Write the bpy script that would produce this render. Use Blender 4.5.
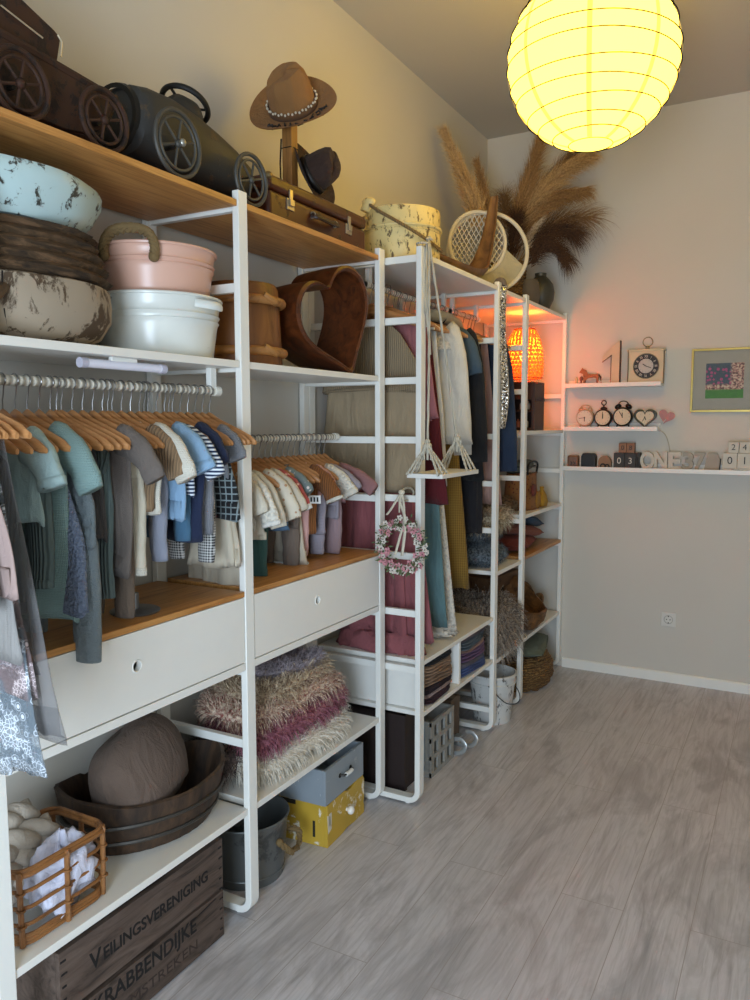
import bpy, math, random
from math import sin, cos, pi, sqrt, radians as R
from mathutils import Vector, Matrix
random.seed(7)
for o in list(bpy.data.objects): bpy.data.objects.remove(o)
SC = bpy.context.scene
COL = SC.collection
# ---------------------------------------------------------------- camera
cd = bpy.data.cameras.new('camera'); cam = bpy.data.objects.new('camera', cd); COL.objects.link(cam)
YAW, PIT, ROL, FPX = 0.5003, -0.0980, -0.0019, 779.8
fw = Vector((-sin(YAW)*cos(PIT), cos(YAW)*cos(PIT), sin(PIT)))
rt = fw.cross(Vector((0, 0, 1))).normalized(); up = rt.cross(fw)
r2 = cos(ROL)*rt + sin(ROL)*up; u2 = -sin(ROL)*rt + cos(ROL)*up
cam.matrix_world = Matrix(((r2.x, u2.x, -fw.x, 1.7688), (r2.y, u2.y, -fw.y, -1.7734), (r2.z, u2.z, -fw.z, 1.4955), (0, 0, 0, 1)))
cd.sensor_fit = 'VERTICAL'; cd.sensor_height = 36; cd.lens = FPX/1000*36; cd.clip_start = 0.05
SC.camera = cam
# ---------------------------------------------------------------- light and exposure
vs = SC.view_settings
vs.view_transform = 'Standard'; vs.look = 'None'; vs.gamma = 1; vs.use_curve_mapping = False; vs.exposure = 0.0
w = bpy.data.worlds.new('daylight_world'); SC.world = w; w.use_nodes = True
w.node_tree.nodes['Background'].inputs[0].default_value = (0.45, 0.62, 0.85, 1)
w.node_tree.nodes['Background'].inputs[1].default_value = 0.6
def area(name, loc, rot, sx, sy, power, col):
    l = bpy.data.lights.new(name, 'AREA'); l.shape = 'RECTANGLE'; l.size = sx; l.size_y = sy; l.energy = power; l.color = col
    o = bpy.data.objects.new(name, l); COL.objects.link(o); o.location = loc; o.rotation_euler = rot; return o
WINDOW_POWER, WINDOW_COL = 98, (0.66, 0.82, 1.0)
area('window_daylight', (1.74, -2.93, 1.05), (R(90), 0, 0), .92, 1.8, WINDOW_POWER, WINDOW_COL)
LANTERN_EMIT, LANTERN_BULB = 4.4, 0.6
ORANGE_BULB = 7.5
# ---------------------------------------------------------------- materials
MATS = {}
def srgb(h):
    if isinstance(h, str):
        h = h.lstrip('#'); c = [int(h[i:i+2], 16)/255 for i in (0, 2, 4)]
    else: c = list(h)
    return tuple((x/12.92 if x <= .04045 else ((x+.055)/1.055)**2.4) for x in c) + (1,)
class NT:
    def __init__(s, name):
        s.m = bpy.data.materials.new(name); s.m.use_nodes = True; s.t = s.m.node_tree
        s.b = s.t.nodes['Principled BSDF']; s.out = s.t.nodes['Material Output']; s._co = None
    def n(s, ty, **kw):
        nd = s.t.nodes.new(ty)
        for k, v in kw.items():
            if k in nd.inputs: nd.inputs[k].default_value = v
            else: setattr(nd, k, v)
        return nd
    def l(s, a, b): s.t.links.new(a, b)
    def co(s, scale=(1, 1, 1), rot=(0, 0, 0)):
        if s._co is None: s._co = s.n('ShaderNodeTexCoord')
        mp = s.n('ShaderNodeMapping'); mp.inputs['Scale'].default_value = scale; mp.inputs['Rotation'].default_value = rot
        s.l(s._co.outputs['Object'], mp.inputs[0]); return mp.outputs[0]
    def noise(s, scale, detail=3, sc=(1, 1, 1), dist=0, rough=.5):
        nd = s.n('ShaderNodeTexNoise', Scale=scale, Detail=detail, Distortion=dist, Roughness=rough); s.l(s.co(sc), nd.inputs['Vector']); return nd.outputs['Fac']
    def vor(s, scale, sc=(1, 1, 1), feature='F1', rnd=1):
        nd = s.n('ShaderNodeTexVoronoi', feature=feature, Scale=scale, Randomness=rnd); s.l(s.co(sc), nd.inputs['Vector']); return nd.outputs['Distance']
    def wave(s, scale, sc=(1, 1, 1), dist=0, dirn='X', ds=1, rot=(0, 0, 0)):
        nd = s.n('ShaderNodeTexWave', Scale=scale, Distortion=dist, bands_direction=dirn); nd.inputs['Detail Scale'].default_value = ds
        s.l(s.co(sc, rot), nd.inputs['Vector']); return nd.outputs['Fac']
    def ramp(s, fac, stops, interp='LINEAR'):
        r = s.n('ShaderNodeValToRGB'); e = r.color_ramp.elements; r.color_ramp.interpolation = interp
        while len(e) < len(stops): e.new(.5)
        for el, (p, c) in zip(e, stops): el.position = p; el.color = c if len(c) == 4 else srgb(c)
        s.l(fac, r.inputs[0]); return r.outputs[0]
    def mix(s, fac, a, b, mode='MIX'):
        m = s.n('ShaderNodeMix', data_type='RGBA', blend_type=mode)
        for i, v in ((0, fac), (6, a), (7, b)):
            if hasattr(v, 'links'): s.l(v, m.inputs[i])
            else: m.inputs[i].default_value = v
        return m.outputs[2]
    def math(s, op, a, b=0):
        m = s.n('ShaderNodeMath', operation=op)
        for i, v in ((0, a), (1, b)):
            if hasattr(v, 'links'): s.l(v, m.inputs[i])
            else: m.inputs[i].default_value = v
        return m.outputs[0]
    def color(s, c):
        if hasattr(c, 'links'): s.l(c, s.b.inputs['Base Color'])
        else: s.b.inputs['Base Color'].default_value = c
    def bump(s, h, strength=.3, dist=.005):
        b = s.n('ShaderNodeBump', Strength=strength, Distance=dist); s.l(h, b.inputs['Height']); s.l(b.outputs[0], s.b.inputs['Normal'])
    def set(s, rough=.6, metal=0, **kw):
        s.b.inputs['Roughness'].default_value = rough; s.b.inputs['Metallic'].default_value = metal
        for k, v in kw.items(): s.b.inputs[k].default_value = v
        return s.m
def plain(name, c, rough=.5, metal=0, var=.06, scale=25, bump=0, bs=200, **kw):
    if name in MATS: return MATS[name]
    t = NT(name); a = srgb(c); d = tuple(max(0, x*(1-var*2.2)) for x in a[:3])+(1,)
    t.color(t.mix(t.noise(scale), d, tuple(min(1, x*(1+var)) for x in a[:3])+(1,)))
    if bump: t.bump(t.noise(bs), bump)
    MATS[name] = t.set(rough, metal, **kw); return MATS[name]
def wood(name, c1, c2, along='Y', scale=9, rough=.5, bump=.15, stretch=12, c3=None):
    if name in MATS: return MATS[name]
    t = NT(name); sc = {'X': (1, stretch, stretch), 'Y': (stretch, 1, stretch), 'Z': (stretch, stretch, 1)}[along]
    f = t.noise(scale/3, 6, sc, 1.2, .65)
    col = t.ramp(f, [(.3, c2), (.5, c1), (.72, c3 or c1)]); t.color(col); t.bump(f, bump, .003)
    MATS[name] = t.set(rough); return MATS[name]
def worn(name, base, chip, amount=.36, scale=14, rough=.55, sc=(1, 1, 1), metal=0, under=None):
    if name in MATS: return MATS[name]
    t = NT(name); f = t.noise(scale, 8, sc, .4, .7); v = t.noise(scale*.25, 3)
    k = t.ramp(f, [(amount-.03, (1, 1, 1, 1)), (amount+.02, (0, 0, 0, 1))])
    b0 = srgb(base); t.color(t.mix(k, t.mix(v, tuple(x*.82 for x in b0[:3])+(1,), tuple(min(1, x*1.1) for x in b0[:3])+(1,)), srgb(chip)))
    t.bump(k, .4, .002); MATS[name] = t.set(rough, metal); return MATS[name]
def fabric(name, c, kind='plain', c2=None, rough=.9):
    if name in MATS: return MATS[name]
    t = NT(name); a = srgb(c); dk = tuple(x*.72 for x in a[:3])+(1,); b2 = srgb(c2) if c2 else dk
    base = t.mix(t.noise(9, 4), dk, tuple(min(1, x*1.12) for x in a[:3])+(1,))
    if kind == 'plain': t.color(base); t.bump(t.math('ADD', t.math('MULTIPLY', t.noise(600, 1), .12), t.noise(24, 3, (1, 1, .3), .6)), .75, .02)
    elif kind == 'knit':
        wv = t.wave(90, dist=.6, ds=6); wz = t.wave(60, dist=1.5, dirn='Z', ds=6); f = t.math('MULTIPLY', wv, wz)
        t.color(t.mix(f, t.mix(.35, base, dk), base)); t.bump(f, .6, .003)
    elif kind == 'rib':
        f = t.wave(38, dist=.3); t.color(t.mix(f, dk, base)); t.bump(f, .8, .004)
    elif kind == 'cable':
        f = t.math('MULTIPLY', t.wave(12, dist=2, ds=3), t.wave(9, dist=3, dirn='Z', ds=2)); t.color(base); t.bump(t.math('ADD', f, t.noise(300)), .8, .006)
    elif kind == 'boucle':
        f = t.vor(150); t.color(t.mix(t.noise(160, 2), b2, base)); t.bump(f, 1, .006)
    elif kind == 'stripe':
        f = t.wave(32, dirn='Z'); t.color(t.mix(t.ramp(f, [(.45, (0, 0, 0, 1)), (.5, (1, 1, 1, 1))]), base, b2)); 
    elif kind == 'plaid':
        f = t.ramp(t.wave(17), [(.88, (0, 0, 0, 1)), (.93, (1, 1, 1, 1))]); g = t.ramp(t.wave(17, dirn='Z'), [(.88, (0, 0, 0, 1)), (.93, (1, 1, 1, 1))])
        t.color(t.mix(t.math('MAXIMUM', f, g), base, b2))
    elif kind == 'check':
        f = t.ramp(t.wave(42), [(.45, (0, 0, 0, 1)), (.55, (1, 1, 1, 1))]); g = t.ramp(t.wave(42, dirn='Z'), [(.45, (0, 0, 0, 1)), (.55, (1, 1, 1, 1))])
        t.color(t.mix(t.math('MULTIPLY', t.math('ADD', f, g), .5), base, b2))
    elif kind == 'floral':
        f = t.ramp(t.vor(55), [(.22, (1, 1, 1, 1)), (.3, (0, 0, 0, 1))]); t.color(t.mix(f, base, b2)); t.bump(t.noise(500), .2)
    elif kind in ('lace', 'tulle'):
        t.color(base)
        if kind == 'lace':
            f = t.ramp(t.vor(120, feature='DISTANCE_TO_EDGE'), [(.05, (1, 1, 1, 1)), (.09, (0, 0, 0, 1))])
            g = t.ramp(t.noise(20, 3), [(.50, (0, 0, 0, 1)), (.54, (1, 1, 1, 1))])
            g2 = t.ramp(t.vor(38), [(.16, (1, 1, 1, 1)), (.2, (0, 0, 0, 1)), (.26, (0, 0, 0, 1)), (.29, (1, 1, 1, 1)), (.34, (0, 0, 0, 1))])
            g = t.math('MAXIMUM', g2, t.math('MULTIPLY', g, t.math('MAXIMUM', f, .35))); t.color(t.mix(g, b2, base)); al = t.math('MAXIMUM', t.math('MULTIPLY', f, .5), g); al = t.math('MAXIMUM', al, .5)
            t.bump(t.vor(200), .6, .003)
        else:
            g = t.ramp(t.noise(13, 2), [(.62, (0, 0, 0, 1)), (.66, (1, 1, 1, 1))])
            al = t.math('MAXIMUM', t.math('MULTIPLY', g, .8), .45)
        t.l(al, t.b.inputs['Alpha'])
    elif kind == 'sequin':
        v = t.n('ShaderNodeTexVoronoi', Scale=160); t.l(t.co(), v.inputs['Vector'])
        t.color(t.mix(.5, v.outputs['Color'], a)); 
        bm = t.ramp(v.outputs['Distance'], [(0, (1, 1, 1, 1)), (.6, (0, 0, 0, 1))]); t.bump(t.mix(.5, v.outputs['Color'], bm), 1, .01); t.set(.2, .9); rough = None
        sp = t.ramp(t.noise(120, 1), [(.38, '5f574f'), (.55, 'f5efe6')]); t.color(sp)
    elif kind == 'crochet':
        f = t.vor(60, feature='DISTANCE_TO_EDGE'); t.color(t.mix(t.ramp(f, [(.1, (0, 0, 0, 1)), (.3, (1, 1, 1, 1))]), base, dk)); t.bump(f, 1, .006)
    if rough is not None: t.set(rough)
    try: t.b.inputs['Sheen Weight'].default_value = .04 if kind not in ('sequin',) else 0
    except Exception: pass
    MATS[name] = t.m; return t.m
WHITE = plain('white_powder_coated_steel', 'eeece4', .35, var=.01)
SHELFW = plain('white_foil_shelf', 'ebe8e0', .4, var=.01)
BAMBOO = wood('bamboo_board', 'bd8447', '8f5c2b', 'Y', 9, .4, .05, 22, 'cd9a5c')
# ---------------------------------------------------------------- mesh helpers
class MB:
    def __init__(s): s.v = []; s.f = []
    def add(s, vs_, fs): k = len(s.v); s.v += [tuple(v) for v in vs_]; s.f += [tuple(i+k for i in f) for f in fs]
    def box(s, x0, x1, y0, y1, z0, z1, M=None):
        v = [Vector((x, y, z)) for x in (x0, x1) for y in (y0, y1) for z in (z0, z1)]
        if M is not None: v = [M @ p for p in v]
        s.add(v, [(0, 1, 3, 2), (4, 6, 7, 5), (0, 4, 5, 1), (2, 3, 7, 6), (0, 2, 6, 4), (1, 5, 7, 3)]); return s
    def grid(s, rings, close_u=True, cap0=False, cap1=False, close_v=False):
        n = len(rings[0]); k = len(s.v); m = len(rings)
        for r in rings: s.v += [tuple(p) for p in r]
        for j in range(m if close_v else m-1):
            a = k+j*n; b = k+((j+1) % m)*n
            for i in range(n if close_u else n-1):
                i2 = (i+1) % n; s.f.append((a+i, a+i2, b+i2, b+i))
        if cap0: s.f.append(tuple(k+i for i in range(n))[::-1])
        if cap1: s.f.append(tuple(k+(m-1)*n+i for i in range(n)))
        return s
    def tube(s, pts, r, n=8, closed=False, flat=None, cap=True):
        pts = [Vector(p) for p in pts]; m = len(pts); rr = r if isinstance(r, (list, tuple)) else [r]*m
        rings = []; nrm = None
        for i, p in enumerate(pts):
            if closed: t = pts[(i+1) % m]-pts[i-1]
            else: t = pts[min(i+1, m-1)]-pts[max(i-1, 0)]
            t = t.normalized() if t.length > 1e-9 else Vector((0, 0, 1))
            if nrm is None: nrm = t.orthogonal().normalized() if flat is None else Vector(flat)
            nrm = (nrm - t*nrm.dot(t)); nrm = nrm.normalized() if nrm.length > 1e-6 else t.orthogonal().normalized()
            b = t.cross(nrm)
            rx = rr[i]; ry = rx
            if isinstance(rx, (tuple, list)): rx, ry = rx
            rings.append([p+nrm*(cos(2*pi*k/n)*rx)+b*(sin(2*pi*k/n)*ry) for k in range(n)])
        s.grid(rings, True, cap and not closed, cap and not closed, closed); return s
    def cyl(s, a, b, r, n=16, r2=None): return s.tube([a, b], [r, r if r2 is None else r2], n)
    def torus(s, c, R_, r, axis='Z', n=28, m=8, ry=None):
        c = Vector(c); ry = R_ if ry is None else ry; pts = []
        for i in range(n):
            a = 2*pi*i/n; u, v = cos(a)*R_, sin(a)*ry
            pts.append(c+Vector({'Z': (u, v, 0), 'X': (0, u, v), 'Y': (u, 0, v)}[axis]))
        return s.tube(pts, r, m, True)
    def lathe(s, prof, n=32, c=(0, 0, 0), sx=1, sy=1, cap0=False, cap1=False, wob=None):
        rings = []
        for r, z in prof:
            rings.append([Vector((c[0]+cos(2*pi*i/n)*r*sx*(1 if wob is None else wob(2*pi*i/n, z)), c[1]+sin(2*pi*i/n)*r*sy*(1 if wob is None else wob(2*pi*i/n, z)), c[2]+z)) for i in range(n)])
        return s.grid(rings, True, cap0, cap1)
    def ball(s, c, r, n=12, m=8, M=None):
        rx, ry, rz = r if isinstance(r, (tuple, list)) else (r, r, r); rings = []
        for j in range(m+1):
            a = -pi/2+pi*j/m; ca = max(cos(a), .02)
            rings.append([Vector((rx*ca*cos(2*pi*i/n), ry*ca*sin(2*pi*i/n), rz*sin(a))) for i in range(n)])
        if M is not None: rings = [[M @ p for p in rg] for rg in rings]
        rings = [[p+Vector(c) for p in rg] for rg in rings]
        return s.grid(rings, True, True, True)
    def prism(s, poly, d, axis='Y', off=0, M=None):
        """poly: list of (a,b) in the plane normal to axis, extruded d along it"""
        def P(a, b, t): return Vector({'Y': (a, t, b), 'X': (t, a, b), 'Z': (a, b, t)}[axis])
        n = len(poly); v = [P(a, b, off) for a, b in poly]+[P(a, b, off+d) for a, b in poly]
        if M is not None: v = [M @ p for p in v]
        s.add(v, [tuple(range(n))[::-1], tuple(range(n, 2*n))]+[(i, (i+1) % n, n+(i+1) % n, n+i) for i in range(n)]); return s
    def ribbon(s, pts, w, side):
        """tapering flat strand"""
        k = len(s.v); m = len(pts); side = Vector(side)
        for i, p in enumerate(pts):
            ww = w*(1-i/(m-1))*.5 if m > 1 else w
            p = Vector(p); s.v.append(tuple(p-side*ww)); s.v.append(tuple(p+side*ww))
        for i in range(m-1): s.f.append((k+2*i, k+2*i+1, k+2*i+3, k+2*i+2))
def xf(mb, M):
    mb.v = [tuple(M @ Vector(v)) for v in mb.v]; return mb
def obj(name, mb, mat, parent=None, smooth=True, bevel=0, loc=None, rot=None, label=None, fix=True, seg=2):
    me = bpy.data.meshes.new(name); me.from_pydata(mb.v, [], mb.f); me.update()
    if fix:
        import bmesh
        bm = bmesh.new(); bm.from_mesh(me); bmesh.ops.recalc_face_normals(bm, faces=bm.faces); bm.to_mesh(me); bm.free()
    o = bpy.data.objects.new(name, me); COL.objects.link(o)
    if mat: me.materials.append(mat)
    if smooth:
        me.polygons.foreach_set('use_smooth', [True]*len(me.polygons))
        if smooth != 'all':
            try: me.set_sharp_from_angle(angle=R(40))
            except Exception: pass
    if bevel:
        b = o.modifiers.new('bevel', 'BEVEL'); b.width = bevel; b.segments = seg; b.limit_method = 'ANGLE'
    if parent: o.parent = parent
    if loc is not None: o.location = loc
    if rot is not None: o.rotation_euler = rot
    if label: o['label'] = label
    return o
def tag(o, label, cat, group=None, kind=None):
    o['label'] = label; o['category'] = cat
    if group: o['group'] = group
    if kind: o['kind'] = kind
    return o
def thing(name, label, cat, loc=(0, 0, 0), rz=0, group=None, rot=None):
    o = bpy.data.objects.new(name, None); COL.objects.link(o); o.empty_display_size = .05
    o.location = loc; o.rotation_euler = rot or (0, 0, rz); return tag(o, label, cat, group)
def struct(name, mb, mat, **kw):
    o = obj(name, mb, mat, smooth=False, **kw); o['kind'] = 'structure'; return o
def text(name, s, size, mat, parent, loc, rot, depth=.001, align='CENTER', sx=1, font=None):
    cu = bpy.data.curves.new(name, 'FONT'); cu.body = s; cu.size = size; cu.extrude = depth; cu.align_x = align; cu.align_y = 'CENTER'; cu.resolution_u = 4
    if font: cu.offset = font
    tmp = bpy.data.objects.new(name, cu); COL.objects.link(tmp); bpy.context.view_layer.update()
    me = bpy.data.meshes.new_from_object(tmp.evaluated_get(bpy.context.evaluated_depsgraph_get()))
    bpy.data.objects.remove(tmp); o = bpy.data.objects.new(name, me); COL.objects.link(o)
    me.materials.clear(); me.materials.append(mat); o.parent = parent; o.location = loc; o.rotation_euler = rot; o.scale = (sx, 1, 1); return o
def bez(p0, p1, p2, n=8):
    p0, p1, p2 = Vector(p0), Vector(p1), Vector(p2)
    return [(1-t)**2*p0+2*t*(1-t)*p1+t*t*p2 for t in [i/n for i in range(n+1)]]
def spline(pts, n=6):
    P = [Vector(p) for p in pts]; P = [P[0]*2-P[1]]+P+[P[-1]*2-P[-2]]; out = []
    for i in range(1, len(P)-2):
        for k in range(n):
            t = k/n; a, b, c, d = P[i-1], P[i], P[i+1], P[i+2]
            out.append(.5*((2*b)+(c-a)*t+(2*a-5*b+4*c-d)*t*t+(3*b-a-3*c+d)*t**3))
    out.append(P[-2]); return out
def copy_tree(o, parent=None):
    c = o.copy(); COL.objects.link(c)
    if parent: c.parent = parent; c.matrix_parent_inverse = o.matrix_parent_inverse
    for ch in list(o.children): copy_tree(ch, c)
    return c
# ---------------------------------------------------------------- room
YB, HC, XR, YN = 2.905, 3.22, 2.75, -3.0
t = NT('warm_white_wall_paint'); t.color(t.mix(t.noise(1.5, 4), srgb('cbc5b9'), srgb('d4cec3'))); t.bump(t.noise(160, 4), .08, .002); WALL = t.set(.85)
t = NT('ceiling_paint'); t.color(srgb('c0b9ac')); t.bump(t.noise(90), .1, .002); CEIL = t.set(.9)
t = NT('whitewashed_oak_planks')
br = t.n('ShaderNodeTexBrick', offset=.43); br.inputs['Color1'].default_value = (0, 0, 0, 1); br.inputs['Color2'].default_value = (1, 1, 1, 1)
br.inputs['Mortar'].default_value = (.5, .5, .5, 1)
for k_, v_ in (('Scale', 1), ('Brick Width', 1.35), ('Row Height', .193), ('Mortar Size', .0012), ('Mortar Smooth', .1)): br.inputs[k_].default_value = v_
t.l(t.co((1, 1, 1), (0, 0, R(90))), br.inputs['Vector'])
sep = t.n('ShaderNodeSeparateColor'); t.l(br.outputs['Color'], sep.inputs[0])
cmb = t.n('ShaderNodeCombineXYZ'); t.l(t.math('MULTIPLY', sep.outputs[0], 7), cmb.inputs[0]); t.l(t.math('MULTIPLY', sep.outputs[0], 13), cmb.inputs[1])
va = t.n('ShaderNodeVectorMath', operation='ADD'); t.l(t.co((9, .9, 1)), va.inputs[0]); t.l(cmb.outputs[0], va.inputs[1])
ns = t.n('ShaderNodeTexNoise', Scale=1.6, Detail=8, Distortion=2.2, Roughness=.6); t.l(va.outputs[0], ns.inputs['Vector'])
va2 = t.n('ShaderNodeVectorMath', operation='ADD'); t.l(t.co((60, 2, 1)), va2.inputs[0]); t.l(cmb.outputs[0], va2.inputs[1])
nf = t.n('ShaderNodeTexNoise', Scale=1.5, Detail=6, Distortion=.6, Roughness=.7); t.l(va2.outputs[0], nf.inputs['Vector'])
c1 = t.ramp(ns.outputs['Fac'], [(.28, 'a5a0a0'), (.40, 'c0bcbe'), (.52, 'd0ccce'), (.62, 'c3bfc0'), (.76, 'aeaaaa')])
c2 = t.ramp(nf.outputs['Fac'], [(.30, 'b3aeae'), (.46, 'ffffff')])
c3 = t.mix(.5, c1, c2, 'MULTIPLY')
c4 = t.mix(t.math('MULTIPLY', sep.outputs[0], .35), c3, srgb('bdb9ba'))
bl_ = t.ramp(t.noise(2.2, 5, (2.6, .8, 1), 1.0, .62), [(.50, (0, 0, 0, 1)), (.66, (1, 1, 1, 1))]); bl2 = t.ramp(t.wave(3.2, (4.5, .55, 1), 9, 'X', 1.2), [(.0, (1, 1, 1, 1)), (.22, (0, 0, 0, 1))])
c4 = t.mix(t.math('MULTIPLY', bl_, .55), c4, srgb('8f8a8a')); c4 = t.mix(t.math('MULTIPLY', bl2, .16), c4, srgb('8f8883'))
t.color(t.mix(br.outputs['Fac'], c4, srgb('a09893'))); t.bump(nf.outputs['Fac'], .06, .002); t.set(.36)
FLOOR = t.m
struct('floor', MB().box(-.1, XR+.1, YN-.1, YB+.1, -.1, 0), FLOOR)
struct('ceiling', MB().box(-.1, XR+.1, YN-.1, YB+.1, HC, HC+.1), CEIL)
struct('wall_left', MB().box(-.1, 0, YN, YB, 0, HC), WALL)
struct('wall_back', MB().box(-.1, XR+.1, YB, YB+.1, 0, HC), WALL)
struct('wall_right', MB().box(XR, XR+.1, YN, YB, 0, HC), WALL)
m = MB(); m.box(-.1, 1.26, YN-.1, YN, 0, HC); m.box(2.22, XR+.1, YN-.1, YN, 0, HC); m.box(1.26, 2.22, YN-.1, YN, 0, .12); m.box(1.26, 2.22, YN-.1, YN, 1.98, HC)
struct('wall_near', m, WALL)
m = MB()
for a, b in ((1.26, 1.31), (2.17, 2.22)): m.box(a, b, YN-.08, YN-.03, .12, 1.98)
m.box(1.31, 2.17, YN-.08, YN-.03, .12, .17); m.box(1.31, 2.17, YN-.08, YN-.03, 1.93, 1.98)
struct('window_1', m, WHITE)
m = MB(); m.prism([(YB, 0), (YB-.016, 0), (YB-.016, .05), (YB-.010, .058), (YB, .058)], XR-.53, 'X', .53)
struct('baseboard_back', m, WHITE)
m = MB(); m.box(XR-.016, XR, YN, YB-.016, 0, .058); struct('baseboard_right', m, WHITE)
# ---------------------------------------------------------------- shelving frames
HP = 2.14
RZ = [2.10-.2225*k for k in range(9)]
def ladder(y, depth, label, rungs, group, low=False):
    th = thing('shelf_side_frame', label, 'shelving frame', (0, y, 0), group=group)
    m = MB(); x0, x1 = .006, depth; T = .022; r = .05
    # swept rectangular strip: rear post, base bar, front post
    path = [(x0, HP)]; path += [(x0+r-r*cos(a), .008+r-r*sin(a)) for a in [pi/2*i/7 for i in range(8)]]
    path += [(x1-r+r*sin(a), .008+r-r*cos(a)) for a in [pi/2*i/7 for i in range(8)]]; path += [(x1, HP)]
    r1 = r-T; inner = [(x0+T, HP)]; inner += [(x0+r-r1*cos(a), .008+r-r1*sin(a)) for a in [pi/2*i/7 for i in range(8)]]
    inner += [(x1-r+r1*sin(a), .008+r-r1*cos(a)) for a in [pi/2*i/7 for i in range(8)]]; inner += [(x1-T, HP)]
    rings = []
    for (a, b), (c, d) in zip(path, inner): rings.append([(a, 0, b), (a, .04, b), (c, .04, d), (c, 0, d)])
    m.grid(rings, True, True, True)
    obj('upright_loop', m, WHITE, th, bevel=.002)
    for k in rungs:
        z = RZ[k] if k < 9 else .11
        obj('rung', MB().box(x0+T, x1-T, .010, .030, z-.013, z+.013), WHITE, th, bevel=.0015, smooth=False)
    for x in (.05, x1-.06): obj('foot', MB().cyl((x, .02, 0), (x, .02, .009), .011, 12), WHITE, th)
    return th
GA = 'white steel side frames'
DA, DB = .37, .52
AY = [-.83, 0, .83]; BY = [.868, 1.695, 2.108, 2.862]
AY[2] = .825
ladder(AY[0], DA, 'white steel side frame at the lower left edge, behind the lace dresses', [0, 2, 3, 5, 6, 7, 8], GA)
ladder(AY[1], DA, 'tall white side frame between the two drawers with plain post in front', [0, 1, 2, 3, 5, 6, 7, 8], GA)
ladder(AY[2], DA, 'white side frame ending the bamboo top shelf, just left of the wreath frame', [0, 2, 3, 4, 5, 6, 8], GA)
ladder(BY[0], DB, 'white ladder-like side frame carrying the flower wreath and rope swing', [0, 1, 2, 3, 4, 7, 6, 5], GA)
ladder(BY[1], DB, 'white side frame with the silver sequin sash hanging on its front post', [0, 1, 3, 4, 5, 7, 8, 9], GA)
ladder(BY[2], DB, 'white side frame in front of the orange glowing lamp', [0, 1, 2, 3, 4, 5, 6, 8], GA)
ladder(BY[3], DB, 'white side frame standing against the back wall beside the picture ledges', [0, 2, 3, 4, 5, 6, 8], GA)
def shelf(y0, y1, z, depth, mat, label, grp, t_=.018, x0=.03, name='shelf_board'):
    o = obj(name, MB().box(x0, depth-.004, y0+.0, y1, z-t_, z), mat, bevel=.0015, smooth=False)
    return tag(o, label, 'shelf', grp)
G1 = 'shelf boards'
TOPA, TOPB = 2.116, 2.138
# keep boards between the frames
def between(Y, i): return Y[i]+.041, Y[i+1]-.001
a0, a1 = between(AY, 0); b0, b1 = between(AY, 1)
shelf(a0, a1, 2.113, DA, BAMBOO, 'bamboo top shelf board under the rusty toy truck and grey pedal car', G1)
shelf(b0, b1, 2.113, DA, BAMBOO, 'bamboo top shelf board under the brown suitcase', G1)
shelf(a0, a1, 1.672, DA, SHELFW, 'white shelf board under the stacked enamel tubs and turquoise bowl', G1, .02)
shelf(b0, b1, 1.672, DA, SHELFW, 'white shelf board under the wooden barrel and heart shaped bowl', G1, .02)
shelf(a0, a1, .35, DA, SHELFW, 'low white shelf board under the cane basket and oval wooden tub', G1, .02)
shelf(b0, b1, .35, DA, SHELFW, 'low white shelf board under the pile of shaggy furs', G1, .02)
def drawer(y0, y1, label, yh, g='white drawers under the short clothes rails'):
    th = thing('drawer_unit', label, 'drawer', (0, y0, .775), group=g); L = y1-y0
    obj('top_board', MB().box(.03, DA-.002, 0, L, .219, .235), BAMBOO, th, bevel=.0015, smooth=False, label='bamboo top')
    m = MB(); m.box(.03, DA-.02, 0, .016, .02, .219); m.box(.03, DA-.02, L-.016, L, .02, .219); m.box(.03, .046, .016, L-.016, .02, .219)
    obj('carcass', m, SHELFW, th, smooth=False)
    obj('bottom_rail', MB().box(.03, DA-.002, 0, L, 0, .022), SHELFW, th, bevel=.0015, smooth=False)
    # front panel with a real round finger hole
    m = MB(); n = 32; hy, hz, hr = yh-y0, .906-.775, .0135; xa, xb = DA-.019, DA-.003; zl, zh = .0255, .217
    def rect(a):
        dy, dz = cos(a), sin(a); k = []
        if dy > 1e-6: k.append((L-.003-hy)/dy)
        if dy < -1e-6: k.append((.003-hy)/dy)
        if dz > 1e-6: k.append((zh-hz)/dz)
        if dz < -1e-6: k.append((zl-hz)/dz)
        q = min(k); return hy+dy*q, hz+dz*q
    angs = sorted([2*pi*i/n for i in range(n)]+[math.atan2(z-hz, y-hy) % (2*pi) for y in (.003, L-.003) for z in (zl, zh)])
    R_o = [rect(a) for a in angs]; R_i = [(hy+hr*cos(a), hz+hr*sin(a)) for a in angs]
    m.grid([[(xa, y, z) for y, z in R_i], [(xa, y, z) for y, z in R_o], [(xb, y, z) for y, z in R_o], [(xb, y, z) for y, z in R_i]], True, close_v=True)
    fr = obj('drawer_front', m, SHELFW, th, smooth=False)
    m = MB(); m.torus((DA-.003, hy, hz), hr+.0015, .0022, 'X', 28, 8); obj('finger_hole_ring', m, WHITE, fr, label='round raised ring')
    return th
drawer(a0, a1, 'white drawer with bamboo top and round finger hole, at the left above the cane basket', -.423)
drawer(b0, b1, 'white drawer with bamboo top and round finger hole, between two posts above the furs', .389)
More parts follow.
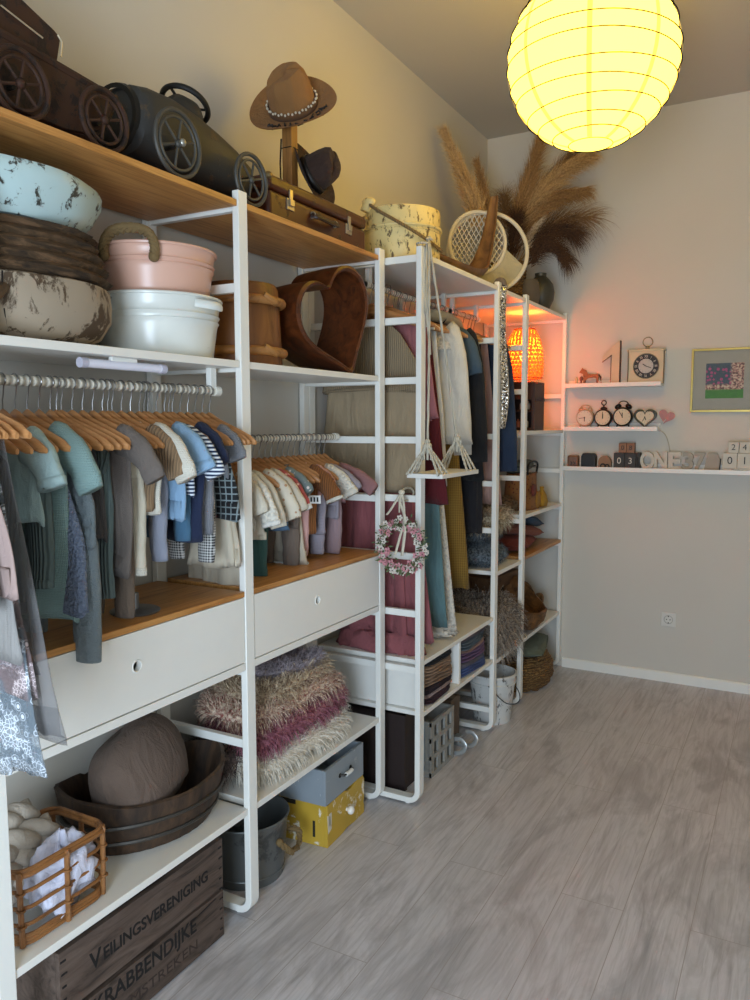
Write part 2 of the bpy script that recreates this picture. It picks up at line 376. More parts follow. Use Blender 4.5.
# B section boards
G1 = 'shelf boards'
c0, c1_ = between(BY, 0); d0, d1 = between(BY, 1); e0, e1 = between(BY, 2)
shelf(c0, c1_, TOPB-.018, DB, SHELFW, 'white top shelf board under the cream rope handled bucket', G1, .02)
shelf(d0, d1, TOPB-.018, DB, SHELFW, 'narrow white top shelf board under the round net frame', G1, .02)
shelf(e0, e1, TOPB-.018, DB, SHELFW, 'white top shelf board by the back wall, lit orange underneath', G1, .02)
shelf(c0, c1_, .575, DB, SHELFW, 'white shelf board on which the long lace dresses trail', G1, .018)
shelf(c0, c1_, .368, DB, SHELFW, 'low white shelf board under the folded jersey stacks', G1, .018)
m = MB(); m.box(.05, DB-.01, 1.285, 1.303, .369, .556); tag(obj('shelf_divider', m, SHELFW, bevel=.001, smooth=False), 'upright white divider between the two folded jersey stacks', 'shelf divider')
o = tag(obj('storage_box', MB().box(.05, DB-.05, .93, .945, .369, .553), SHELFW, bevel=.002, smooth=False), 'white side panel closing the low shelf behind the wreath frame', 'panel')
shelf(d0, d1, .787, DB, SHELFW, 'narrow white shelf board under the grey blue furs', G1, .02)
shelf(d0, d1, .353, DB, SHELFW, 'narrow low white shelf board under the shaggy brown cushion', G1, .02)
shelf(e0, e1, 1.455, DB, SHELFW, 'white shelf board under the dark wooden box and orange lamp', G1, .02)
shelf(e0, e1, 1.018, DB, SHELFW, 'white shelf board under the patchwork bag', G1, .02)
shelf(e0, e1, .795, DB, BAMBOO, 'bamboo shelf board under the navy and rust cushions', G1, .018)
shelf(e0, e1, .353, DB, SHELFW, 'low white shelf board under the carved wooden bowl', G1, .02)
# ---------------------------------------------------------------- rails
t = NT('ribbed_white_rail'); f = t.wave(18, dirn='Y', dist=.8); t.color(t.mix(f, srgb('a9a193'), srgb('f3eddd'))); t.bump(f, .6, .004); RAILM = t.set(.4)
CAP = plain('rail_end_cap', 'f2eee2', .35, var=.01)
def rail(x, y0, y1, z, label, hang=None):
    th = thing('clothes_rail', label, 'clothes rail', (x, y0, z))
    L = y1-y0; obj('rod', MB().cyl((0, 0, 0), (0, L, 0), .0115, 16), RAILM, th)
    for y in (.0, L-.022): obj('end_cap', MB().cyl((0, y, 0), (0, y+.022, 0), .0145, 16), CAP, th)
    if hang:
        for y in (.03, L-.03): obj('hanging_bracket', MB().box(-.009, .009, y-.012, y+.012, .006, hang-z), WHITE, th, bevel=.001)
    return th
rail(.29, a0, -.005, 1.588, 'white ribbed clothes rail with blue and grey baby clothes, under the tub shelf', 1.652)
rail(.185, b0, .815, 1.444, 'white ribbed clothes rail with cream and pink baby clothes, above the right drawer')
rail(.26, c0, c1_, 2.03, 'long clothes rail with the adult dresses behind the rope swing', 2.10)
rail(.26, d0, d1, 2.03, 'short clothes rail with navy shirt and pink dress beside the orange lamp', 2.10)
# LED strip lamp under shelf
th = thing('light_bar', 'slim lavender white battery light bar fixed under the tub shelf', 'light', (.33, -.53, 1.634))
obj('tube', MB().cyl((0, .012, 0), (0, .262, 0), .0105, 20), plain('frosted_lavender_plastic', 'eeebf5', .25, var=.01), th)
for y in (0, .25): obj('end_cap', MB().cyl((0, y, 0), (0, y+.018, 0), .0118, 20), plain('grey_cap', 'c9c5d2', .3), th)
obj('mount_clip', MB().box(-.006, .006, .09, .17, .009, .018), WHITE, th, bevel=.001)
# ================================================================ things on the top shelf, left part
RUST = worn('rusty_brown_steel', '3a1f0f', '20110a', .45, 22, .75, metal=.1)
GREY = worn('weathered_dark_grey_tin', '353330', '4c3d2c', .38, 26, .6, metal=.1)
DARK = plain('dark_metal', '26231f', .5, .4)
def wheel(parent, loc, r, mat, spokes=6, w=.014, name='wheel'):
    m = MB(); m.torus((0, 0, 0), r-.006, .006, 'X', 36, 8)
    m.torus((0, 0, 0), r-.022, .004, 'X', 32, 6); m.ball((0, 0, 0), (.009, .010, .010), 12, 8)
    for k in range(spokes):
        a = 2*pi*k/spokes+.3; m.tube([(0, cos(a)*.012, sin(a)*.012), (0, cos(a)*(r-.02), sin(a)*(r-.02))], .0035, 6)
    return obj(name, m, mat, parent, loc=loc)
Z1 = 2.113
tr = thing('toy_truck', 'rusty brown toy truck with spoked wheels at the left end of the top shelf', 'toy truck', (.19, -.62, Z1))
m = MB()   # open cargo bed
bed = [(-.24, .045), (-.14, .035), (.10, .035), (.17, .045), (.215, .075), (.25, .15), (-.24, .185)]
m.prism(bed, .012, 'X', .10); m.prism(bed, .012, 'X', -.112)
m.box(-.1, .1, -.24, .2, .04, .05); m.prism([(.19, .06), (.2, .055), (.25, .15), (.238, .152)], .2, 'X', -.1)
obj('cargo_bed', m, RUST, tr, bevel=.002, smooth=False)
m = MB(); 
for x in (-.106, .106): m.tube([(x, -.26, .188), (x, 0, .171), (x, .256, .150)], .011, 8)
m.tube([(-.106, .256, .150), (.106, .256, .150)], .011, 8); m.tube([(.106, .25, .14), (.106, .225, .09), (.106, .19, .05)], .007, 8); obj('rolled_rim', m, RUST, tr)
m = MB(); cab = [(-.30, .16), (.098, .17), (.112, .235), (.095, .245), (-.06, .30), (-.30, .36)]
m.prism(cab, .010, 'X', .085); m.prism(cab, .010, 'X', -.095)
m.prism([(.086, .17), (.098, .17), (.112, .235), (.1, .243)], .18, 'X', -.09); m.prism([(.1, .236), (.095, .247), (-.06, .302), (-.06, .29)], .18, 'X', -.09); m.prism([(-.06, .29), (-.06, .302), (-.3, .362), (-.3, .35)], .18, 'X', -.09)
obj('cab', m, RUST, tr, bevel=.003, smooth=False)
m = MB(); m.tube([(.1, -.04, .235), (.1, .06, .212)], .0018, 6); m.tube([(.103, .103, .19), (.103, .108, .222), (.1, .1, .235)], .0025, 6); obj('window_highlight', m, plain('pale_highlight', 'c9b89a', .4, .5), tr, label='thin pale line painted in as a highlight')  # thin pale tubes paint in the highlight along the cab window slit
m = MB(); m.box(-.06, .06, -.2, .2, .018, .04)
for y in (-.04, .18): m.cyl((-.13, y, .07), (.13, y, .07), .006, 8)
obj('chassis', m, DARK, tr, smooth=False)
for x in (.143, -.143):
    for y in (-.035, .185): wheel(tr, (x, y, .075), .073, RUST)
pc = thing('pedal_car', 'dark grey tin pedal car with barrel nose and steering wheel on the top shelf', 'pedal car', (.20, -.06, Z1))
m = MB(); rings = []
for y, rx, z0, z1 in ((-.222, .03, .14, .17), (-.22, .075, .09, .215), (-.205, .093, .065, .235), (-.17, .10, .055, .242), (-.08, .105, .05, .245), (.0, .105, .05, .235), (.08, .105, .05, .215), (.17, .10, .05, .19), (.235, .09, .055, .165), (.255, .06, .08, .14)):
    zc = (z0+z1)/2; hz = (z1-z0)/2; rg = []
    for i in range(24):
        a = 2*pi*i/24; c, s = cos(a), sin(a); rg.append((rx*(abs(c)**.6)*(1 if c > 0 else -1), y, zc+hz*(abs(s)**.75)*(1 if s > 0 else -1)))
    rings.append(rg)
m.grid(rings, True, True, True); obj('body', m, GREY, pc)
m = MB(); m.lathe([(.07, -.226), (.082, -.226), (.086, -.214), (.082, -.209)], 28); xf(m, Matrix.Rotation(R(90), 4, 'X') @ Matrix.Scale(-1, 4, (0, 0, 1))); xf(m, Matrix.Translation((0, 0, .155))); m.v = [(x, -abs(y), z) for x, y, z in m.v]
obj('nose_ring', m, DARK, pc)
m = MB(); rings = []
for y, rx, h in ((-.05, .02, .0), (-.03, .055, .02), (.0, .07, .05), (.035, .075, .055), (.04, .06, .02)):
    rings.append([(rx*cos(pi*i/12), y, .21+h*sin(pi*i/12)+(.03-y*.2)*sin(pi*i/12)) for i in range(13)])
m.grid(rings, False); obj('cowl', m, GREY, pc, fix=False)
m = MB(); M = Matrix.Translation((0, .045, .275)) @ Matrix.Rotation(R(-28), 4, 'X'); m.torus((0, 0, 0), .066, .008, 'Z', 36, 8)
for k in range(3): a = 2*pi*k/3+.5; m.tube([(0, 0, -.01), (cos(a)*.064, sin(a)*.064, 0)], .004, 6)
m.cyl((0, 0, -.07), (0, 0, -.005), .006, 8); xf(m, M); obj('steering_wheel', m, DARK, pc)
m = MB()
for y in (-.15, .15): m.cyl((-.14, y, .082), (.14, y, .082), .006, 8)
m.box(-.05, .05, -.2, .2, .02, .05); obj('axle_frame', m, DARK, pc, smooth=False)
HUB = plain('grey_rubbed_steel', '4d4a44', .55, .25)
for x in (.148, -.148):
    w_ = wheel(pc, (x, -.15, .088), .086, HUB); wheel(pc, (x, .15, .078), .076, HUB)
    m = MB(); m.ball((0, 0, 0), (.008, .01, .01), 10, 6); obj('hub_cap', m, plain('bright_hub', 'a7a49a', .3, .7), w_, loc=(.016 if x > 0 else -.016, 0, 0))
# suitcase
LEATHER = worn('brown_suitcase_fibre', '4d2410', '2b140a', .40, 18, .4)
SILV = plain('worn_nickel', 'b9ad98', .3, .85)
sc_ = thing('suitcase', 'old brown suitcase with silver latches lying at the right end of the bamboo top shelf', 'suitcase', (.185, .512, Z1))
def rbox(m, x0, x1, y0, y1, z0, z1): m.box(x0, x1, y0, y1, z0, z1)
o = obj('lower_case', MB().box(-.135, .135, -.3, .3, 0, .092), LEATHER, sc_, bevel=.014, seg=4); o = obj('lid', MB().box(-.138, .138, -.303, .303, .094, .138), LEATHER, sc_, bevel=.014, seg=4)
m = MB()
for y in (-.3, .3):
    for x in (-.13, .13):
        for z in (.008, .13): m.ball((x, y*.985, z), (.014, .014, .012), 10, 6)
obj('metal_corner', m, plain('brass_corner', '8f7a55', .4, .7), sc_)
for y in (-.19, .17):
    m = MB(); m.box(.134, .139, y-.02, y+.02, .05, .085); m.box(.136, .146, y-.012, y+.012, .062, .082); m.box(.137, .142, y-.009, y+.009, .08, .112); obj('latch', m, SILV, sc_, bevel=.0015, smooth=False)
m = MB(); m.tube(spline([(.138, -.07, .062), (.158, -.06, .056), (.163, 0, .052), (.158, .06, .056), (.138, .07, .062)], 5), [(.006, .01)]*21, 8, flat=(1, 0, 0)); obj('carry_handle', m, plain('dark_leather', '2b1911', .45), sc_)
m = MB(); 
for y in (-.07, .07): m.torus((.142, y, .062), .01, .0028, 'Y', 16, 6)
obj('handle_ring', m, SILV, sc_)
# wooden post hat stand
st = thing('hat_stand', 'wooden post standing on the suitcase and holding up the tan felt hat', 'hat stand', (.2, .50, Z1+.138))
obj('post', MB().box(-.019, .019, -.019, .019, .0, .27), wood('oiled_pine_post', '9a6a35', '6e4721', 'Z', 9), st, bevel=.002, smooth=False)
obj('foot_plate', MB().box(-.045, .045, -.045, .045, 0, .012), MATS['oiled_pine_post'], st, bevel=.002, smooth=False)
m = MB(); m.tube([(.021, -.012, .17), (.022, 0, .168), (.021, .021, .17), (-.021, .021, .17), (-.021, -.021, .17), (.021, -.021, .17)], .0015, 5); m.tube([(-.02, -.022, .2), (-.024, -.024, .12), (-.022, -.024, .04)], .003, 5); obj('cord', m, DARK, st)
def align(ax, roll=0):
    z = Vector(ax).normalized(); x = Vector((0, 0, 1)).cross(z); x = x.normalized() if x.length > 1e-4 else Vector((1, 0, 0)); y = z.cross(x)
    return Matrix(((x.x, y.x, z.x), (x.y, y.y, z.y), (x.z, y.z, z.z))).to_4x4() @ Matrix.Rotation(roll, 4, 'Z')
def hat(name, label, loc, axis, roll, felt, band, size=1.0, stripes=True):
    th = thing(name, label, 'hat', loc); th.matrix_world = Matrix.Translation(loc) @ align(axis, roll)
    m = MB(); n = 48; rings = []
    prof = [(.150, .006), (.152, .010), (.146, .010), (.12, .004), (.095, .001), (.082, .004), (.079, .02), (.078, .045), (.075, .08), (.069, .112), (.056, .130), (.03, .131), (.008, .128)]
    for r, z in prof:
        rg = []
        for i in range(n):
            a = 2*pi*i/n; c, s_ = cos(a), sin(a); rr = r*size; zz = z*size
            sx, sy = (1.0, .88) if r < .1 else (1.0, .94)
            if r > .09: zz += .022*size*((r-.09)/.06)*(s_*s_)          # curled sides
            if z > .07:
                k = (z-.07)/.06; zz -= .028*size*k*math.exp(-(s_/.35)**2)*(1 if r < .07 else .6)   # centre crease along x
                if c > .2: sy *= 1-.28*k*c       # front pinch
                zz += .012*size*k*c
            rg.append((rr*c*sx, rr*s_*sy, zz))
        rings.append(rg)
    m.grid(rings, True, False, True); o = obj('felt', m, felt, th); sm = o.modifiers.new('t', 'SOLIDIFY'); sm.thickness = .003
    m = MB(); rings = []
    for z in (.004, .03): rings.append([(.0825*size*cos(2*pi*i/n), .0825*.885*size*sin(2*pi*i/n), z*size) for i in range(n)])
    m.grid(rings, True); o = obj('hat_band', m, band, th); s2 = o.modifiers.new('t', 'SOLIDIFY'); s2.thickness = .003; s2.offset = 1
    return th
FELT = fabric('tan_wool_felt', '96693a', 'plain')
HC_ = (.20, .525, 2.56)
h = hat('felt_hat', 'tan felt hat with braided black and white band on top of the wooden post', HC_, (.26, -.79, .60), R(20), FELT, fabric('dark_tan_band', '6d4a2a'))
m = MB()
for i in range(44):
    a = 2*pi*i/44; m.ball((.0865*cos(a), .0865*.885*sin(a), .029+(.003 if i % 2 else -.001)), (.004, .004, .0045), 6, 4)
obj('braided_trim', m, plain('cream_braid', 'd9cdb6', .7), h, label='cream beaded braid')
m = MB()
for i in range(16):
    a = -pi*.80+i*.13; c_ = Vector((.116*cos(a), .109*sin(a), .011)); m.tube([c_, c_+Vector((.012*random.uniform(-1, 1), .012*random.uniform(-1, 1), .004)), c_+Vector((.02*random.uniform(-1, 1), .02*random.uniform(-1, 1), .003))], .003, 5)
obj('leather_tassels', m, plain('black_cord', '1b1614', .6), h, label='dark knotted cord trim')
hat('felt_hat', 'dark brown cowboy hat tipped on its side behind the wooden post', (.215, .60, Z1+.138+.105), (.90, .10, .42), R(80), fabric('dark_brown_felt', '38241a'), plain('studded_band', '15100e', .5), .82)
# cream bucket
CREAM = worn('chipped_cream_paint', 'e2cc8c', '6b5636', .435, 42, .5, (1, 1, .5))
ROPE = fabric('jute_rope', '8a7048', 'rib')
bk = thing('wooden_bucket', 'round cream painted bucket with chipped paint and rope handle on the white top shelf', 'bucket', (.325, 1.10, TOPB-.018))
m = MB(); m.lathe([(.146, .0), (.150, .01), (.152, .115), (.151, .20), (.148, .208), (.14, .208), (.138, .02)], 48, cap0=True); obj('bucket_body', m, CREAM, bk)
m = MB(); m.torus((0, 0, .135), .153, .007, 'Z', 48, 8); m.torus((0, 0, .12), .152, .003, 'Z', 48, 6); obj('hoop', m, CREAM, bk)
m = MB(); m.cyl((-.10, -.125, .20), (-.085, -.118, .235), .022, 14); m.ball((-.085, -.122, .235), (.03, .02, .02), 12, 8); obj('handle_ear', m, CREAM, bk)
m = MB(); pts = spline([(-.095, -.12, .235), (-.02, -.158, .185), (.07, -.15, .13), (.135, -.09, .085), (.158, -.02, .06), (.15, .05, .055)], 8); m.tube(pts, .0065, 8); obj('rope_handle', m, ROPE, bk)
# ================================================================ white shelf 1.672: bowls and tubs
Z2 = 1.672
def n2(a, z, k=0): return 1+.025*sin(3*a+k)+.015*sin(7*a+2*k+z*30)
WW = worn('whitewashed_old_wood', '9d8d78', '4d3b29', .485, 20, .8, (1, 1, .5))
b1_ = thing('wooden_bowl', 'large whitewashed wooden bowl with dark joints, lowest of the left stack', 'bowl', (.19, -.575, Z2+.001))
m = MB(); m.lathe([(.15, 0), (.20, .02), (.232, .06), (.236, .10), (.228, .135), (.21, .14), (.19, .1), (.12, .03)], 64, sx=.72, wob=lambda a, z: n2(a, z, 1), cap0=True, cap1=True)
obj('bowl_body', m, WW, b1_)
m = MB()
for a in (-1.5, -1.1, -.62, -.2, .25, -1.95, -2.4):
    pts = [(r*1.006*.70*cos(a)*n2(a, z, 1), r*1.006*sin(a)*n2(a, z, 1), z) for r, z in ((.2, .02), (.2315, .058), (.236, .1), (.228, .134))]; m.tube(pts, [.0016, .002, .002, .003], 6)
obj('stave_joint', m, plain('dark_gap', '15100c', .9), b1_)
m = MB(); M = Matrix.Translation((.12, -.17, .055)); m.tube(spline([(.0, -.05, -.045), (.03, -.03, -.02), (.035, .0, .02), (.015, .035, .045)], 5), .012, 8); xf(m, M); obj('handle', m, wood('bark_handle', '4d3826', '2b1d13', 'Z', 12), b1_)
BARK = wood('rough_bark', '49351f', '0f0804', 'Y', 30, .95, 1.0, 5, '73553a')
b2_ = thing('bark_bowl', 'dark brown ridged wooden bowl stacked between the whitewashed and turquoise bowls', 'bowl', (.19, -.575, Z2+.141))
m = MB(); prof = []
for k in range(9): prof.append((.228-.005*k+(.010 if k % 2 else -.006), .012*k+.006))
prof = [(.2, 0)]+prof+[(.2, .115)]
m.lathe(prof, 96, sx=.70, wob=lambda a, z: 1+.02*sin(5*a+z*60)+.012*sin(17*a+z*140)+.01*sin(31*a), cap0=True, cap1=True); obj('bark_bowl_body', m, BARK, b2_)
b2_.name = 'bark_bowl'
TURQ = worn('turquoise_chipped_paint', 'b7cdcc', '3b3a33', .43, 26, .4)
b3_ = thing('painted_bowl', 'turquoise painted dough bowl with chipped rim, topmost of the left stack', 'bowl', (.18, -.60, Z2+.257))
m = MB(); m.lathe([(.15, 0), (.185, .005), (.222, .04), (.245, .078), (.248, .098), (.242, .108), (.232, .106), (.21, .07), (.15, .03)], 72, sx=.68, wob=lambda a, z: n2(a, z, 2), cap0=True, cap1=True); obj('painted_bowl_body', m, TURQ, b3_)
ENW = worn('white_enamel', 'dfe0d8', '8f8f86', .30, 30, .25)
PINK = plain('powder_pink_enamel', 'd9ab96', .3, var=.02, scale=5)
def tub(name, label, loc, r0, r1, h, mat, rim=None):
    th = thing(name, label, 'tub', loc); m = MB()
    prof = [(r0-.004, 0), (r0, .004)]
    for k in range(1, 8):
        z = h*k/8; r = r0+(r1-r0)*k/8; prof.append((r, z))
    for q in (.62, .72): prof += [(r0+(r1-r0)*q, h*q-.006), (r0+(r1-r0)*q+.004, h*q), (r0+(r1-r0)*q, h*q+.006)]
    prof = sorted(prof, key=lambda p: p[1]); prof += [(r1, h-.004), (r1+.005, h), (r1-.002, h+.003), (r1-.006, h-.004), (r0-.006, .012)]
    m.lathe(prof, 56, cap0=True, cap1=True); obj('tub_body', m, mat, th)
    m = MB(); m.torus((0, 0, h), r1+.002, .0045, 'Z', 56, 8); obj('rolled_rim', m, rim or mat, th); return th
TB = (.188, -.135, Z2+.001)
t1 = tub('enamel_tub', 'white enamel tub with side handles, under the pink tub', TB, .150, .172, .158, ENW)
for a0_ in (R(4), R(184)):
    m = MB(); pts = []
    for k in range(9): a = a0_+R(-17+34*k/8); rr = .176+.028*sin(pi*k/8); pts.append((rr*cos(a), rr*sin(a), .138-.006*sin(pi*k/8)))
    m.tube(pts, [(.004, .011)]*9, 8, flat=(1, 0, 0)); obj('handle', m, ENW, t1)
m = MB(); m.box(-.002, .002, -.1725, -.168, .135, .15); m.ball((0, -.171, .145), (.012, .003, .004), 8, 6); obj('chipped_mark', m, plain('tin_grey', '8f8f86', .4, .3), t1)
t2 = tub('enamel_tub', 'powder pink tub with thick rope handles stacked on the white tub', (.188, -.14, Z2+.162), .144, .163, .122, PINK)
for a in (R(-66), R(114)):
    m = MB(); c = Vector((.156*cos(a), .156*sin(a), .102)); tg = Vector((-sin(a), cos(a), 0)); ou = Vector((cos(a), sin(a), 0))
    pts = spline([c-tg*.070+ou*.010-Vector((0, 0, .015)), c-tg*.068+ou*.012+Vector((0, 0, .015)), c-tg*.045+ou*.016+Vector((0, 0, .042)), c+ou*.018+Vector((0, 0, .050)), c+tg*.045+ou*.016+Vector((0, 0, .040)), c+tg*.062+ou*.012+Vector((0, 0, .010)), c+tg*.060+ou*.010-Vector((0, 0, .02))], 8)
    for ph in range(3):
        q = [Vector(p)+Vector((cos(i*.8+ph*2.09), sin(i*.8+ph*2.09), cos(i*.8+ph*2.09+1))) * .0055 for i, p in enumerate(pts)]; m.tube(q, .0082, 7)
    for e in (pts[0], pts[-1]): m.ball(e, .014, 10, 8)
    obj('rope_handle', m, plain('jute_twist', '77603c', .9, bump=.6, bs=300), t2)
OAK = wood('honey_barrel_wood', '7a4c25', '45270f', 'Z', 10, .5, .25, 6, '8a5a2e')
br_ = thing('wooden_barrel', 'round brown wooden keg with thick bent hoops beside the heart shaped bowl', 'barrel', (.185, .235, Z2+.001))
m = MB(); m.lathe([(.128, 0), (.131, .01), (.126, .12), (.120, .24), (.112, .255), (.04, .258)], 48, cap0=True, cap1=True); obj('barrel_body', m, OAK, br_)
for z in (.045, .2): m = MB(); m.torus((0, 0, z), .135 if z < .1 else .131, .014, 'Z', 48, 10); m.tube([(.13, -.05, z+.012), (.142, -.03, z), (.138, 0, z-.008)], .011, 8); obj('hoop', m, wood('bent_wood_hoop', 'a57340', '7a4d24', 'X', 6), br_)
# heart bowl
HEART = wood('dark_heart_wood', '55290f', '2e1407', 'Y', 10, .4, .12, 7, '6a3718')
hb = thing('heart_bowl', 'hollow heart shaped dark wood prop standing on edge under the suitcase', 'wooden heart', (.345, .575, Z2+.192), rz=R(-8))
def heart(n, s, k=1.0):
    pts = []
    for i in range(n):
        a = 2*pi*i/n; x = 16*sin(a)**3; y = 13*cos(a)-5*cos(2*a)-2*cos(3*a)-cos(4*a); pts.append((x/16*s, (y+2)/16*s*k))
    return pts
def softheart(s):
    return [(y*.68+s*.94*sin(2*pi*i/72)*.32, z*.68+s*.94*cos(2*pi*i/72)*.32) for i, (y, z) in enumerate(heart(72, s, 1.0))]
ho = softheart(.205); hi = softheart(.184)
ca, sa = cos(R(24)), sin(R(24))
def rt2(p): return (p[0]*ca-p[1]*sa, p[0]*sa+p[1]*ca)
ho = [rt2(p) for p in ho]; hi = [rt2(p) for p in hi]
m = MB(); m.grid([[(-.2, y, z) for y, z in hi], [(-.2, y*.96, z*.96) for y, z in ho], [(-.1, y, z) for y, z in ho], [(-.005, y, z) for y, z in ho], [(0, (a[0]+b[0])/2, (a[1]+b[1])/2) for a, b in zip(ho, hi)], [(-.005, y, z) for y, z in hi]], True, close_v=True)
HBo = obj('heart_ring', m, HEART, hb); minz = min(z for y, z in ho); hb.location.z = Z2-minz+.001
# small twig seen through the heart
tw = thing('dried_twig', 'small dark leafy twig on the white shelf seen through the wooden heart', 'twig', (.06, .52, Z2))
m = MB(); m.tube(spline([(0, 0, 0), (.0, .01, .1), (-.01, .0, .2)], 5), .003, 6)
for k in range(16): z = .03+.011*k; a = k*2.4; m.ball((.016*cos(a), .016*sin(a), z), (.014, .006, .008), 6, 4, Matrix.Rotation(a, 3, 'Z'))
obj('twig', m, plain('dark_leaf', '2a2d22', .8), tw)
# ================================================================ hangers and clothes
HWOOD = wood('beech_hanger_wood', 'b98250', '9a6636', 'X', 12, .35, .03, 10, 'c99561')
HOOK = plain('steel_hook', '8c8a88', .3, .9)
def hanger(name, label, loc, rz, half=.155, group=None, drop=.055, neck=.078, mat=None, rod=.0118):
    th = thing(name, label, 'clothes hanger', loc, rz, group)
    m = MB(); rings = []; N = 20
    for i in range(N+1):
        u = -1+2*i/N; a = abs(u); zc = -neck-.012-drop*(a**1.35)-.004*math.exp(-(a/.15)**2)*-3; h = .019-.007*a-.002*(a > .95); y = .018*a*a
        tk = .0062 if a < .97 else .004
        rings.append([(u*half, y+tk*cos(2*pi*k/8), zc+h*(1 if a < .97 else .6)*sin(2*pi*k/8)) for k in range(8)])
    m.grid(rings, True, True, True); obj('hanger_body', m, mat or HWOOD, th)
    m = MB(); r = rod+.0025; pts = [(0, 0, -neck+.004), (0, 0, -.042), (.004, 0, -.03)]
    for k in range(9): a = R(-60+250*k/8); pts.append((r*cos(a)*1.05, 0, r*sin(a)))
    m.tube(pts, .0016, 6); obj('hook', m, HOOK, th); return th
def body_mesh(m, wid, top, hem, thick, folds=0, amp=.0, drop=.05, neckw=.35, cx=0, cy=0, nv=12, nu=28, seed=0, flare=None, scoop=.03, topopen=True):
    """closed soft shell hanging from shoulder line; wid = list of half widths from top to hem"""
    rnd = random.Random(seed); ph = rnd.uniform(0, 6); rings = []; nu = max(nu, int(folds*9))
    for j in range(nv+1):
        v = j/nv; k = v*(len(wid)-1); i0 = min(int(k), len(wid)-2); hw = wid[i0]+(wid[i0+1]-wid[i0])*(k-i0)
        rg = []
        for i in range(nu):
            a = 2*pi*i/nu; u = cos(a); au = abs(u)
            zt = top-drop*au**1.3-(scoop*(1-(au/neckw)**2) if au < neckw else 0)
            z = zt+(hem-zt)*v
            d = thick*(.25+.75*min(1, v*2.2))*(abs(sin(a))**.8)*(1 if sin(a) > 0 else -1)
            f = 1+amp*v*sin(folds*a+ph)+.35*amp*v*sin(2*folds*a+ph*2)
            wv = .006*sin(7*v+ph+3*u)*v
            rg.append((cx+hw*u*(1+.4*amp*v*sin(folds*a+ph)), cy+d*f+wv+.010*v*sin(ph+u*2), z+.006*sin(folds*.5*a+ph)*v))
        rings.append(rg)
    last = rings[-1]; c = Vector((cx, cy, 0))
    rings.append([(cx+(p[0]-cx)*.93, cy+(p[1]-cy)*.8, p[2]+.004) for p in last]); rings.append([(cx+(p[0]-cx)*.92, cy+(p[1]-cy)*.78, p[2]+.05) for p in last])
    m.grid(rings, True, False, True)
def sleeve_mesh(m, p0, p1, p2, r0, r1, squash=.55, n=7, cuff=0):
    pts = bez(p0, p1, p2, n); L = len(pts); rr = []
    for i in range(L): t = i/(L-1); r = r0+(r1-r0)*t+.002*sin(i*2.3); rr.append((r*squash, r))
    pts.append(pts[-1]+(pts[-2]-pts[-1])*.05); rr.append((r1*squash*.8, r1*.84))
    pts.append(pts[-2]+(pts[-3]-pts[-2])*.8); rr.append((r1*squash*.7, r1*.74))
    m.tube(pts, rr, 14, flat=(0, 1, 0))
def cuff_mesh(m, p1, p2, r, squash=.55, w=.02):
    p1, p2 = Vector(p1), Vector(p2); t = (p2-p1).normalized()
    m.tube([p2-t*w, p2-t*w*.9, p2, p2+t*.001, p2-t*.6*w], [(r*squash*.9, r*.95), (r*squash*1.12, r*1.1), (r*squash*1.12, r*1.1), (r*squash*.85, r*.85), (r*squash*.75, r*.75)], 14, flat=(0, 1, 0))
